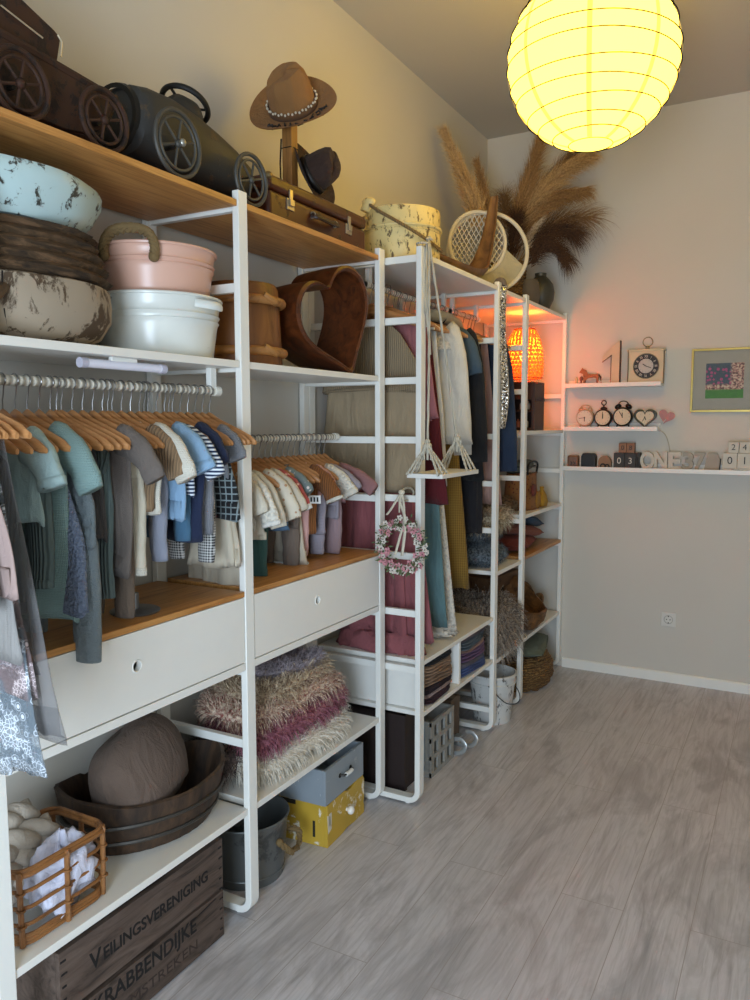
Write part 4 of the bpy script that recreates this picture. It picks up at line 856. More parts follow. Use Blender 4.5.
for i in range(105):
    a = 2*pi*i/105+rnd.uniform(-.05, .05); r = .085+rnd.gauss(0, .011); c = Vector((r*cos(a), rnd.uniform(-.026, -.006), r*sin(a)))
    mm = mp if (rnd.random() < .38) else mw; s_ = rnd.uniform(.008, .012) if mm is mp else rnd.uniform(.006, .0095); N_ = align((rnd.uniform(-.6, .6), -1, rnd.uniform(-.6, .6)))
    for k in range(5): b = 2*pi*k/5; M = Matrix.Translation(c) @ N_ @ Matrix.Rotation(b, 4, 'Z') @ Matrix.Translation((s_*.75, 0, 0)) @ Matrix.Rotation(R(-25), 4, 'Y'); mm.ball((0, 0, 0), (s_*.8, s_*.55, s_*.18), 6, 4); n_ = 6*5; mm.v[-n_:] = [tuple(M @ Vector(v)) for v in mm.v[-n_:]]
    mc.ball(c+N_.to_3x3() @ Vector((0, 0, .002)), .0022, 6, 4)
obj('leaves', ml, plain('olive_leaf', '5f6a45', .7), WR, fix=False, smooth=False); obj('white_blossoms', mw, plain('white_petal', 'ddd2c4', .7), WR); obj('pink_blossoms', mp, plain('pink_petal', 'cf8f95', .7), WR); obj('blossom_centres', mc, plain('dark_stamen', '3c3325', .8), WR)
m = MB()
def rib(pts, w_): 
    P_ = spline(pts, 6); k = len(m.v)
    for p in P_: m.v += [tuple(p+Vector((-w_, 0, 0))), tuple(p+Vector((w_, 0, 0)))]
    for i in range(len(P_)-1): m.f.append((k+2*i, k+2*i+1, k+2*i+3, k+2*i+2))
rib([(0, -.012, .205), (.012, -.016, .15), (.012, -.018, .09), (-.002, -.02, .04), (-.022, -.02, -.03)], .005)
rib([(0, -.012, .205), (-.005, -.016, .17), (.016, -.02, .12), (.018, -.02, .06), (.006, -.02, -.032)], .006)
rib([(0, -.012, .205), (-.02, -.02, .17), (-.04, -.02, .14), (-.058, -.02, .118)], .005)
rib([(0, -.012, .205), (-.004, -.02, .17), (-.004, -.022, .13)], .003)
o = obj('ribbon', m, F('cream_ribbon', 'e2d7bf', 'plain'), WR, fix=False, smooth='all'); o.modifiers.new('t', 'SOLIDIFY').thickness = .0012
m = MB(); m.ball((0, -.012, .205), (.014, .008, .010), 10, 6); m.torus((-.012, .060, .192), .055, .004, 'X', 24, 6, ry=.024); obj('ribbon_knot', m, MATS['cream_ribbon'], WR, smooth='all')
# ---- sequin sash on the next post
SS = thing('sequin_sash', 'long silver sequin sash hung over the front post before the black dresses', 'sash', (.535, 1.725, 1.46))
m = MB(); rings = []
for j in range(26):
    v = j/25; z = .01+.655*v; w_ = .017+.010*sin(pi*v)*(1-.3*v)+.003*sin(9*v); rings.append([(.010*sin(6*v)+w_*cos(a)*.8, w_*sin(a)*(.55+.2*sin(3*a+8*v)), z) for a in [2*pi*k/20 for k in range(20)]])
m.grid(rings, True, True, True); obj('sash_cloth', m, F('silver_sequins', 'a39a90', 'sequin'), SS, smooth='all')
m = MB(); m.tube(spline([(0, .01, .655), (-.01, .012, .685), (-.03, .012, .69), (-.05, .01, .66)], 4), [(.012, .016)]*13, 8); obj('strap_loop', m, F('taupe_strap', '7a6a5c', 'plain'), SS, smooth='all')
# ================================================================ fur tools
def fur(parent, surf, n, L, w_, mat, seed=0, droop=.5, curl=.3, name='fur'):
    """surf(rnd)->(point, normal, colour weight)"""
    rnd = random.Random(seed); m = MB()
    for i in range(n):
        p, nn = surf(rnd); nn = Vector(nn).normalized(); rv = Vector((rnd.uniform(-1, 1), rnd.uniform(-1, 1), rnd.uniform(-1, 1)))*curl
        l = L*rnd.uniform(.55, 1.2); d = (nn+rv).normalized(); p = Vector(p)
        p1 = p+d*l*.35; p2 = p1+(d*.6+Vector((0, 0, -droop*.8))+rv*.3).normalized()*l*.35; p3 = p2+(d*.3+Vector((0, 0, -droop*1.6))+rv*.6).normalized()*l*.35
        s_ = nn.cross(Vector((rnd.uniform(-1, 1), rnd.uniform(-1, 1), rnd.uniform(-1, 1)))).normalized(); m.ribbon([p, p1, p2, p3], w_, s_)
    o = obj(name, m, mat, parent, fix=False, smooth=False); return o
def furmat(name, a, b):
    if name in MATS: return MATS[name]
    t = NT(name); t.color(t.mix(t.ramp(t.noise(95, 2), [(.35, (0, 0, 0, 1)), (.62, (1, 1, 1, 1))]), srgb(a), srgb(b))); MATS[name] = t.set(.85); return t.m
def slab(hx, hy, hz, p=3.2, dz=None, seed=0, amp=.006):
    """rounded folded-cloth block; returns mesh and a surface sampler"""
    def pt(a, b):
        f = lambda t, e: (abs(t)**(2/e))*(1 if t > 0 else -1)
        x = hx*f(cos(b)*cos(a), p) if False else hx*f(cos(b), p)*f(cos(a), p); y = hy*f(cos(b), p)*f(sin(a), p); z = hz*f(sin(b), 2.4)
        z += (dz(x, y) if dz else 0)+amp*sin(x*28+seed)+amp*sin(y*21+seed*2); return Vector((x, y, z))
    m = MB(); rings = [[pt(2*pi*i/48, -pi/2+pi*j/14) for i in range(48)] for j in range(15)]; m.grid(rings, True, True, True)
    def samp(rnd):
        a = rnd.uniform(0, 2*pi); b = rnd.uniform(-1.1, 1.35); q = pt(a, b); n_ = Vector((q.x/hx/hx, q.y/hy/hy, (q.z-(dz(q.x, q.y) if dz else 0))/hz/hz*.6)); return q, n_
    return m, samp
def fur_thing(name, label, loc, size, mat, n, L, w_, seed, rz=0, group=None, dz=None, cat='fur', droop=.5, curl=.3, p=3.2):
    th = thing(name, label, cat, loc, rz, group); m, sp = slab(*size, seed=seed, dz=dz, p=p); obj('hide', m, mat, th, smooth='all'); fur(th, sp, n, L, w_, mat, seed, droop, curl); return th
GF = 'folded furs on the low shelf'
zf = .351
fur_thing('folded_fur', 'creamy white shaggy fur, lowest of the pile on the low shelf', (.205, .39, zf+.055), (.14, .295, .05), furmat('cream_fur', 'cfc4b0', 'ece4d6'), 4200, .055, .0034, 1, 0, GF)
fur_thing('folded_fur', 'dusty pink shaggy fur in the middle of the pile', (.205, .385, zf+.150), (.14, .29, .042), furmat('pink_fur', '6e3541', 'ad6f7c'), 4200, .052, .0034, 2, R(2), GF)
fur_thing('folded_fur', 'white and rose shaggy fur above the dusty pink one', (.20, .36, zf+.218), (.135, .27, .032), furmat('white_rose_fur', '8a4b42', 'e2cdb4'), 3400, .06, .0034, 3, R(-3), GF)
fur_thing('folded_fur', 'beige long haired fur near the top of the pile', (.19, .38, zf+.268), (.125, .22, .024), furmat('beige_long_fur', '8a6c55', 'dcc8a8'), 2600, .065, .0034, 4, R(3), GF)
fur_thing('folded_fur', 'lilac shaggy fur topmost of the pile under the drawer', (.20, .42, zf+.310), (.10, .15, .018), furmat('lilac_fur', '75696f', 'b8adb2'), 2400, .035, .002, 5, 0, GF, droop=.4)
fur_thing('folded_fur', 'dark red brown fur tucked behind the lilac one', (.10, .46, zf+.345), (.07, .16, .03), furmat('russet_fur', '4a1e1c', '7d3b34'), 1400, .04, .002, 6, 0, GF)
fur_thing('folded_fur', 'dark grey brown fur at the left end of the pile beside the oval tub', (.16, .085, zf+.075), (.09, .055, .055), furmat('dark_taupe_fur', '2d2624', '6b5b54'), 1500, .045, .002, 7, 0, GF)
fur_thing('folded_fur', 'russet fur tip behind the cream fur at the right end of the pile', (.12, .70, zf+.09), (.07, .05, .06), furmat('russet_fur', '4a1e1c', '7d3b34'), 900, .05, .002, 8, 0, GF)
# ================================================================ low shelf left: basket, tub, wool
CANE = wood('honey_cane', '8f5f33', '5d3819', 'Y', 20, .45, .1, 4)
bs = thing('cane_basket', 'open cane basket with wool and white cloth at the left end of the low shelf', 'basket', (.235, -.625, .351), R(0))
def rrect(hx, hy, r, z, n=6):
    pts = []
    for cx, cy, a0_ in ((hx-r, hy-r, 0), (-hx+r, hy-r, 90), (-hx+r, -hy+r, 180), (hx-r, -hy+r, 270)):
        for k in range(n+1): a = R(a0_+90*k/n); pts.append((cx+r*cos(a), cy+r*sin(a), z))
    return pts
m = MB()
for z in (.003, .012, .02): m.tube(rrect(.092, .118, .04, z+.004), .005, 7, True)
for z in (.052, .09, .128): m.tube(rrect(.095, .121, .04, z), .0045, 7, True)
obj('hoops', m, CANE, bs)
m = MB(); m.tube(rrect(.098, .124, .04, .168), .0075, 8, True); m.tube(rrect(.098, .124, .04, .178), .005, 8, True); obj('rim', m, CANE, bs)
for (x, y) in ((.098, 0), (-.098, 0), (0, .124), (0, -.124), (.086, .112), (.086, -.112), (-.086, .112), (-.086, -.112)): obj('upright', MB().tube([(x, y, .004), (x*1.02, y*1.02, .09), (x*1.03, y*1.03, .178)], .0065, 7), CANE, bs)
for (x, y) in ((.1, 0), (.088, .113), (.088, -.113), (0, .126)):
    for z in (.052, .09, .128, .168):
        obj('cane_wrap', MB().torus((x*1.01, y*1.01, z), .0085, .0028, 'Z' if z < .15 else 'Y', 12, 5), CANE, bs)
wl = thing('wool_braid', 'thick grey beige braided wool piled in the cane basket', 'wool', (.19, -.655, .375))
m = MB(); WOOL = fabric('chunky_wool', 'beb1a1', 'plain')
rnd = random.Random(8)
for s0, (cx, cz, ln) in enumerate(((0, .05, .2), (.02, .09, .2), (-.01, .13, .19), (.03, .16, .17), (-.02, .19, .14), (.035, .125, .19), (.03, .06, .18))):
    for ph in (0, pi):
        pts = [(cx+.016*sin(t_*9+ph), -ln/2+ln*t_, cz+.014*cos(t_*9+ph)) for t_ in [k/22 for k in range(23)]]; m.tube(pts, [.008+.015*sin(pi*min(1, max(0, .15+.7*k/22))) for k in range(23)], 9)
obj('braid', m, WOOL, wl, smooth='all')
cl = thing('white_cloth', 'crumpled white and lilac gauze cloth filling the front of the cane basket', 'cloth', (.285, -.60, .362))
m = MB(); rings = []
for j in range(22):
    rg = []
    for i in range(40):
        a = 2*pi*i/40; b = -pi/2+pi*j/21; r = 1+.14*sin(5*a+3*b)+.10*sin(9*a-6*b+1)+.08*sin(13*b+4*a)
        rg.append((.052*cos(b)*cos(a)*r, .095*cos(b)*sin(a)*r, .085+.075*sin(b)*r+.018*sin(3*a)))
    rings.append(rg)
m.grid(rings, True, True, True); m.v = [(min(x, .05), max(-.08, min(y, .075)), z) for x, y, z in m.v]; obj('gauze', m, F('white_lilac_gauze', 'd9d8e8', 'plain'), cl, smooth='all')
TUBW = wood('aged_dark_tub_wood', '382719', '170f09', 'Z', 16, .7, .6, 4, '543c28')
ot = thing('oval_tub', 'dark aged oval wooden tub holding a round brown cushion on the low shelf', 'tub', (.168, -.215, .351), R(-18))
m = MB(); m.lathe([(.78, 0), (.80, .005), (.90, .06), (.98, .125), (1.0, .15), (.955, .155), (.90, .13), (.74, .015), (.3, .012)], 72, sx=.168, sy=.245, cap0=True, cap1=True, wob=lambda a, z: 1+.006*sin(40*a)+(.012*sin(9*a) if z > .1 else 0)); m.v = [(x, y, z*.92+(.04*(abs(y)/.245)**2.5 if z > .1 else 0)) for x, y, z in m.v]
obj('staves', m, TUBW, ot)
for z, s_ in ((.041, .882), (.090, .952)):
    m = MB(); m.torus((0, 0, z), .168*s_, .006, 'Z', 64, 6, ry=.245*s_); obj('hoop', m, plain('dull_iron_hoop', '4c4843', .45, .6), ot)
cu = thing('round_cushion', 'brown grey fabric wrapped round cushion standing in the oval tub', 'cushion', (.168, -.225, .465), R(25))
m = MB(); rings = []
for j in range(25):
    b = -pi/2+pi*j/24; rg = []
    for i in range(48):
        a = 2*pi*i/48; cb = abs(cos(b))**.55; r = 1+.035*sin(3*a+2*b)*(1 if j > 4 else 1)+.025*sin(7*a)*max(0, -sin(b)); z_ = (abs(sin(b))**.8)*(1 if sin(b) > 0 else -1)
        rg.append((.13*cb*cos(a)*r*(1-.1*max(0, z_)), .170*cb*sin(a)*r, .055+.128*z_+.02*cos(a)-.018*math.exp(-((z_+.45)/.12)**2)*(.5+.5*sin(2*a+1))))
    rings.append(rg)
m.grid(rings, True, True, True); obj('cushion_cover', m, F('mole_brown_jersey', '655347', 'plain'), cu, smooth='all', rot=(0, R(-14), 0))
# ================================================================ floor: crate, bucket, drawer boxes
CRW = wood('dark_stained_crate_wood', '54443a', '2e231b', 'Y', 14, .75, .4, 7, '66554a')
cr = thing('wooden_crate', 'dark wooden auction crate with black lettering on the floor at the lower left', 'crate', (.185, -.385, 0))
def plank(m, x0, x1, y0, y1, z0, z1, wav=0, seed=0):
    n = 26; rings = []
    for i in range(n+1):
        t_ = i/n; y = y0+(y1-y0)*t_; dz = wav*(sin(t_*7+seed)+.5*sin(t_*17+seed)); dz0 = 0
        rings.append([(x0, y, z0), (x1, y, z0), (x1, y, z1+dz), (x0, y, z1+dz)])
    m.grid(rings, True, True, True)
m = MB(); plank(m, .150, .164, -.283, .283, .155, .302, .0012, 1); obj('upper_board', m, CRW, cr, smooth=False)
m = MB(); plank(m, .150, .164, -.283, .283, .008, .143, .0035, 2); obj('lower_board', m, CRW, cr, smooth=False)
m = MB()
for z0, z1 in ((.008, .15), (.155, .302)): plank(m, -.164, -.150, -.283, .283, z0, z1, .002, 5)
obj('rear_boards', m, CRW, cr, smooth=False)
for y0, y1 in ((-.283, -.262), (.262, .283)): obj('end_board', MB().box(-.149, .149, y0, y1, .008, .30), CRW, cr, smooth=False)
obj('bottom_boards', MB().box(-.149, .149, -.261, .261, .008, .02), CRW, cr, smooth=False)
m = MB(); rnd = random.Random(2)
for y in (-.272, .272):
    for k in range(9): z = .03+.031*k; m.box(.1638, .1652, y-.009*rnd.uniform(.4, 1), y+.009*rnd.uniform(.4, 1), z, z+.005)
obj('nail_marks', m, plain('nail_black', '17110e', .8), cr, smooth=False)
INK = plain('black_stencil_ink', '120e0c', .8)
def ytext(s, size, y, z, mat, sx, name='lettering', parent=cr, x=.1648, w=None):
    o = text(name, s, size, mat, parent, (x, y, z), (R(90), 0, R(90)), .0008, sx=sx)
    if w: o.scale.x = w/max(1e-6, o.dimensions.x if o.dimensions.x else 1)
    return o
def fit(o, w):
    xs = [v.co.x for v in o.data.vertices]; o.scale.x = w/(max(xs)-min(xs)); return o
fit(text('lettering', 'V', .062, INK, cr, (.1642, -.182, .226), (R(90), 0, R(90)), .0008, font=.0008), .036)
fit(text('lettering', 'EILINGSVERENIGING', .044, INK, cr, (.1642, .030, .224), (R(90), 0, R(90)), .0008, font=.0008), .375)
fit(text('lettering', 'KRABBENDIJKE', .060, INK, cr, (.1642, -.015, .108), (R(90), 0, R(90)), .0008, font=.0008), .36)
fit(text('lettering', '& OMSTREKEN', .040, plain('faded_ink', '3a2c25', .8), cr, (.1642, .0, .048), (R(90), 0, R(90)), .0006), .34)
m = MB(); m.prism([(.14, .122), (.25, .136), (.25, .139), (.14, .126)], .0012, 'X', .1638); obj('underline', m, INK, cr, smooth=False)
ZINC = worn('dull_zinc', '7a7d7c', '5c5f5f', .45, 10, .45, metal=.6)
zb = thing('zinc_bucket', 'grey zinc bucket with rope handle on the floor between crate and drawer boxes', 'bucket', (.195, .205, 0))
m = MB(); m.lathe([(.120, 0), (.122, .004), (.138, .20), (.142, .205), (.138, .208), (.134, .2), (.117, .008)], 48, cap0=True, cap1=True); obj('bucket_body', m, ZINC, zb)
obj('rim', MB().torus((0, 0, .206), .140, .004, 'Z', 48, 8), ZINC, zb); obj('base_ridge', MB().torus((0, 0, .03), .1245, .002, 'Z', 48, 6), ZINC, zb)
m = MB(); pts = spline([(.085, .098, .13), (.125, .12, .115), (.145, .10, .09), (.155, .06, .085), (.16, .02, .10), (.142, -.01, .14)], 7)
for ph in range(3): m.tube([Vector(p)+Vector((cos(i*.8+ph*2.09), sin(i*.8+ph*2.09), cos(i*.8+ph)))*.005 for i, p in enumerate(pts)], .006, 6)
m.ball(pts[0], .013, 8, 6); m.ball(pts[-1], .013, 8, 6); obj('rope_handle', m, MATS['jute_twist'], zb)
def dbox(name, label, loc, rz, sx, sy, sz, mat, front):
    th = thing(name, label, 'drawer box', loc, rz); hx, hy = sx/2, sy/2
    m = MB(); m.box(-hx, hx-.012, -hy, -hy+.01, 0, sz); m.box(-hx, hx-.012, hy-.01, hy, 0, sz); m.box(-hx, -hx+.01, -hy+.01, hy-.01, 0, sz); m.box(-hx+.01, hx-.012, -hy+.01, hy-.01, 0, .008); obj('box_body', m, mat, th, smooth=False)
    m = MB(); 
    if front == 'plain': m.box(hx-.012, hx, -hy, hy, 0, sz)
    else:
        pts = [(-hy, 0), (-hy*.2, .0), (0, .006), (hy*.4, 0), (hy, 0), (hy, .03), (hy-.006, .045), (hy, .06), (hy, sz-.02), (hy-.01, sz-.004), (hy*.5, sz), (hy*.35, sz-.010), (hy*.1, sz-.012), (-hy*.1, sz), (-hy, sz)]
        m.prism(pts, .012, 'X', hx-.012)
    fr = obj('front_panel', m, mat, th, bevel=.001, smooth=False); return th, fr, hx, hy
GP = worn('grey_chalk_paint', '8f979d', 'b9bdbf', .36, 20, .5); YP = worn('chipped_yellow_paint', 'c49f36', 'ebe4d2', .395, 13, .5)
th, fr, hx, hy = dbox('drawer_box', 'chipped yellow wooden drawer box with white knob, lower of the two on the floor', (.255, .585, .001), R(3), .20, .29, .155, YP, 'cut')
m = MB(); m.ball((hx+.018, 0, .078), (.013, .016, .016), 14, 10); m.cyl((hx-.001, 0, .078), (hx+.012, 0, .078), .007, 10); obj('knob', m, plain('white_porcelain', 'efece4', .15), fr)
m = MB(); m.box(hx-.003, hx+.0008, -hy+.012, -hy+.03, .075, .12); m.prism([(-hy-.001, .12), (-hy+.02, .11), (-hy+.03, .06), (-hy+.005, .05)], .0012, 'X', hx-.0004); obj('bare_patch', m, plain('bare_white_primer', 'd8cfba', .8), fr, smooth=False)
m = MB(); m.box(hx-.06, hx-.05, -hy-.0008, -hy+.002, .03, .09); m.box(-hx+.01, -hx+.07, -hy-.0008, -hy+.002, .135, .152); obj('bare_slot', m, plain('dark_slot', '2a2418', .8), th, smooth=False)
th, fr, hx, hy = dbox('drawer_box', 'grey painted wooden drawer box with porcelain handle stacked on the yellow one', (.262, .575, .158), R(2), .19, .285, .128, GP, 'plain')
m = MB(); m.tube([(hx+.016, -.022, .072), (hx+.018, 0, .072), (hx+.016, .022, .072)], .0075, 10); obj('handle_grip', m, MATS['white_porcelain'], fr, label='white porcelain grip')
m = MB(); 
for s_ in (-1, 1): m.tube([(hx, s_*.038, .072), (hx+.014, s_*.032, .072), (hx+.016, s_*.02, .072)], .004, 8); m.ball((hx+.001, s_*.04, .072), (.003, .009, .009), 10, 6)
obj('handle_mount', m, plain('blackened_brass', '2b2620', .4, .6), fr)
# dark boxes behind
DKW = wood('very_dark_wood', '2a1c19', '150e0c', 'Z', 10, .6, .2, 5)
def darkbox(label, loc, sx, sy, sz, rz=0):
    th = thing('storage_chest', label, 'chest', loc, rz); obj('chest_body', MB().box(-sx/2, sx/2, -sy/2, sy/2, 0, sz), DKW, th, bevel=.003, smooth=False)
    m = MB()
    for s_ in (-1, 1): m.box(s_*sx/2-.012, s_*sx/2+.006, -sy/2-.004, -sy/2+.02, .0, sz)
    m.box(-sx/2, sx/2, -sy/2-.003, -sy/2, sz*.8, sz); obj('batten', m, DKW, th, smooth=False)
darkbox('very dark wooden chest on the floor seen between the two ladder posts', (.255, 1.05, 0), .30, .18, .318)
# ================================================================ folded jersey stacks in the open compartments
def folded(name, label, loc, hx, hy, hz, mat, seed, group, rz=0):
    th = thing(name, label, 'folded cloth', loc, rz, group); n = 3
    m = MB()
    for k in range(n):   # rounded fold layers facing the room
        zc = hz*(2*k+1)/n-0; rings = []
        for j in range(13):
            y = -hy+2*hy*j/12; e = 1-.25*(abs(y)/hy)**6; r2_ = hz/n*1.06
            rings.append([(hx*e*(abs(cos(a))**.3)*(1 if cos(a) > 0 else -1)*(1+.02*sin(y*40+seed+k)), y, zc+r2_*sin(a)*e+.004*sin(y*25+seed)) for a in [2*pi*i/20 for i in range(20)]])
        m.grid(rings, True, True, True)
    obj('folds', m, mat, th, smooth='all'); return th
G = 'folded jerseys left of the divider'; z = .370
for k, (nm, c, h_, lab) in enumerate((('plum_jersey', '3a1c26', .015, 'dark plum folded cloth at the bottom of the left stack'), ('pale_rose_jersey', 'b79b93', .006, 'thin pale rose folded cloth just above the plum one'), ('aubergine_jersey', '2c171d', .012, 'aubergine folded cloth under the brown ones'), ('mocha_jersey', '8c7058', .022, 'mocha brown folded cloth, lower one of the left stack'), ('tan_jersey', '9a7b61', .020, 'tan brown folded cloth below the black one'), ('black_jersey', '1a1a1e', .022, 'black folded cloth on top of the left stack'))):
    folded('folded_cloth', lab, (.345, 1.105, z), .165, .15, h_, F(nm, c, 'plain'), k, G, R([2, -2, 1, -3, 3, -2][k])); z += 2*h_+.0005
G = 'folded jerseys right of the divider'; z = .370
for k, (nm, c, h_, lab) in enumerate((('blue_jersey', '4c5f93', .021, 'bright blue folded cloth at the bottom of the right stack'), ('grey_lilac_jersey', '77707c', .009, 'thin grey lilac folded cloth above the blue one'), ('purple_jersey', '6d4f73', .024, 'purple folded cloth in the middle of the right stack'), ('peach_jersey', 'ae8b82', .006, 'thin peach folded cloth on the purple one'), ('slate_jersey', '56646f', .020, 'slate blue folded cloth near the top of the right stack'), ('mauve_grey_jersey', '6f666c', .014, 'mauve grey folded cloth on top of the right stack'))):
    folded('folded_cloth', lab, (.345, 1.49, z), .165, .165, h_, F(nm, c, 'knit'), k+9, G, R([-2, 2, -3, 1, 3, -2][k])); z += 2*h_+.0005
# plastic crate, sled, buckets on the floor
PLC = plain('grey_white_painted_lattice', '9b9890', .6, var=.15)
pc2 = thing('slatted_crate', 'grey white wooden bottle crate with square openings on the floor behind the ladder post', 'crate', (.385, 1.24, 0))
m = MB()
for x in (-.09, .06):
    m.box(x, x+.012, -.12, .12, 0, .02); m.box(x, x+.012, -.12, .12, .075, .095); m.box(x, x+.012, -.12, .12, .15, .17); m.box(x, x+.012, -.12, .12, .222, .242)
    for y in (-.12, -.05, .02, .09): m.box(x+.001, x+.011, y, y+.03, .0, .24)
m.box(-.078, .06, -.12, -.11, 0, .242); m.box(-.078, .06, .11, .12, 0, .242); m.box(-.078, .06, -.11, .11, 0, .01); obj('lattice', m, PLC, pc2, smooth=False)
m = MB()
for k in range(3): m.cyl((-.06+.045*k, -.128, .03), (-.06+.045*k, -.128, .235), .012, 10)
obj('bars', m, plain('pale_blue_tin', '7f93a3', .4), pc2)
kb = thing('kraft_box', 'plain brown cardboard box on the floor behind the metal sled', 'box', (.26, 1.56, 0)); obj('carton', MB().box(-.12, .12, -.05, .05, 0, .20), plain('kraft_card', '6b5a4b', .85), kb, bevel=.002, smooth=False)
obj('flap', MB().box(-.12, .12, -.02, .02, .2, .2015), plain('kraft_tape', '8a765f', .6), kb, smooth=False)
sl_ = thing('metal_sled', 'small white metal sled with curved runners on the floor beside the white bucket', 'sled', (.40, 1.44, 0), R(82)); m = MB()
for x in (-.05, .05): m.tube(spline([(x, .10, .004), (x, -.02, .004), (x, -.09, .02), (x, -.115, .055), (x, -.09, .08), (x, -.06, .075)], 6), [(.004, .010)]*31, 8, flat=(1, 0, 0))
obj('runners', m, plain('whitish_tin', 'b9bbb9', .35, .5), sl_)
m = MB()
for y in (-.04, .03, .08): m.box(-.06, .06, y, y+.03, .05, .056); 
for x in (-.05, .05): 
    for y in (-.02, .08): m.cyl((x, y, .004), (x, y, .05), .004, 6)
obj('deck_slats', m, MATS['whitish_tin'], sl_, smooth=False)
DIST = worn('distressed_white_paint', 'd3d1cb', '5d5b58', .43, 34, .6, (1, 1, .5))
wb = thing('white_bucket', 'distressed white metal bucket with wire handle on the floor by the sequin post', 'bucket', (.447, 1.88, 0)); wb.scale = (1.16, 1.16, 1.1)
m = MB(); m.lathe([(.078, 0), (.08, .004), (.098, .19), (.101, .215), (.106, .218), (.106, .226), (.10, .228), (.096, .215), (.076, .008)], 44, cap0=True, cap1=True); obj('bucket_body', m, DIST, wb)
m = MB(); m.torus((0, 0, .185), .100, .004, 'Z', 44, 8); obj('upper_hoop', m, DIST, wb)
m = MB(); m.tube(spline([(.02, -.104, .19), (.09, -.085, .12), (.118, 0, .10), (.09, .085, .12), (.02, .104, .19)], 8), .0022, 6); obj('wire_handle', m, DARK, wb)
# ================================================================ narrow section furs
z4 = .354
fur_thing('shaggy_cushion', 'large shaggy grey brown cushion bulging out between the sequin post and the next post', (.34, 1.925, z4+.125), (.175, .145, .115), furmat('shaggy_taupe', '54463b', 'b0a08f'), 3600, .115, .0055, 31, 0, None, cat='cushion', droop=.7, curl=.3)
fur_thing('folded_fur', 'grey blue curly fur under the cream one in the narrow section', (.31, 1.92, .788+.055), (.165, .15, .05), furmat('grey_blue_fur', '2f353b', '7c868d'), 2600, .03, .0025, 32, 0, 'furs in the narrow section', curl=.6)
fur_thing('folded_fur', 'dark slate fur below the grey blue one in the narrow section', (.28, 1.92, .788+.15), (.16, .15, .04), furmat('slate_fur', '262b30', '59636b'), 1800, .03, .0025, 33, 0, 'furs in the narrow section', curl=.6)
fur_thing('folded_fur', 'cream and brown long haired fur lying above the grey blue furs', (.31, 1.92, .788+.235), (.17, .15, .04), furmat('cream_brown_fur', '6b563f', 'd8c9ab'), 3200, .065, .003, 34, 0, 'furs in the narrow section', droop=.7)
fur_thing('folded_fur', 'spotted brown fur on top of the furs in the narrow section', (.26, 1.90, .788+.305), (.13, .13, .028), furmat('spotted_brown_fur', '3a2c20', '8b7152'), 1500, .03, .0025, 35, 0, 'furs in the narrow section')
mg = thing('white_mug', 'small white holder with orange inside behind the shaggy cushion', 'cup', (.40, 2.07, z4+.24)); obj('cup_body', MB().lathe([(.03, 0), (.033, .002), (.036, .07), (.033, .071), (.028, .006)], 24, cap0=True, cap1=True), plain('glazed_white', 'e5e2dc', .3), mg); obj('orange_filling', MB().ball((0, 0, .06), (.028, .028, .02)), plain('orange_wax', 'c2562a', .6), mg)
mg.location.z = z4+.0; mg.location.x = .47; mg.location.y = 2.10
# ================================================================ last section by the back wall
# orange lamp on dark box
DBX = wood('dark_walnut', '3a2216', '20120b', 'Z', 10, .5, .1, 6)
bx = thing('display_box', 'dark wooden display box with little bottles under the orange lamp', 'box', (.40, 2.42, 1.456))
m = MB(); m.box(-.10, .10, -.09, .09, 0, .015); m.box(-.10, .10, -.09, .09, .245, .26); m.box(-.10, .10, .075, .09, .015, .245); m.box(-.10, -.085, -.09, .075, .015, .245); m.box(.085, .10, -.09, .075, .015, .245); m.box(-.085, .085, -.085, .075, .10, .112); m.box(-.085, .085, -.09, -.078, .165, .245)
obj('box_frame', m, DBX, bx, bevel=.001, smooth=False)
m = MB(); m.box(.09, .14, -.055, -.035, .155, .17); obj('peg', m, DBX, bx, smooth=False)
for i, (x, zz, c) in enumerate(((.02, .112, 'c9c3b8'), (.055, .112, '8e8a86'), (0, .015, 'a05a3c'), (.045, .015, 'd4cfc6'))):
    b = tag(obj('small_bottle', MB().lathe([(.009, 0), (.012, .002), (.012, .03), (.005, .038), (.005, .045), (.004, .046)], 14, cap0=True, cap1=True), plain('bottle_tone_%d' % i, c, .3), loc=(.40+x, 2.42-.055, 1.457+zz)), ['pale glass bottle on the upper level of the dark display box', 'grey bottle beside the pale one in the dark display box', 'reddish bottle on the lower level of the dark display box', 'white bottle right of the reddish one in the dark display box'][i], 'bottle', 'bottles in the dark display box')
ol = thing('table_lamp', 'glowing orange table lamp with petal shade on the dark box', 'lamp', (.40, 2.45, 1.717))
t = NT('orange_shell_petals'); t.color(srgb('ff8a38')); em = t.b.inputs['Emission Color']; em.default_value = srgb('ff5f18'); t.b.inputs['Emission Strength'].default_value = .75; t.set(.5); OPET = t.m
m = MB(); rnd = random.Random(6); prof = [(.098, .03), (.105, .08), (.104, .14), (.096, .20), (.080, .25), (.058, .285)]
NR = 15
for j in range(NR):
    v = j/(NR-1); k = v*(len(prof)-1); i0 = min(int(k), len(prof)-2); r = prof[i0][0]+(prof[i0+1][0]-prof[i0][0])*(k-i0); zc = prof[i0][1]+(prof[i0+1][1]-prof[i0][1])*(k-i0)
    nn = int(2*pi*r/.0215)
    for i in range(nn):
        a = 2*pi*(i+.5*(j % 2))/nn+rnd.uniform(-.03, .03); M = Matrix.Translation((r*cos(a), r*sin(a), zc)) @ Matrix.Rotation(a, 4, 'Z') @ Matrix.Rotation(R(rnd.uniform(-25, 5)), 4, 'Y'); k0 = len(m.v); m.ball((0, 0, 0), (.002, .0095, .0105), 7, 4); m.v[k0:] = [tuple(M @ Vector(p)) for p in m.v[k0:]]
obj('petal_shade', m, OPET, ol)
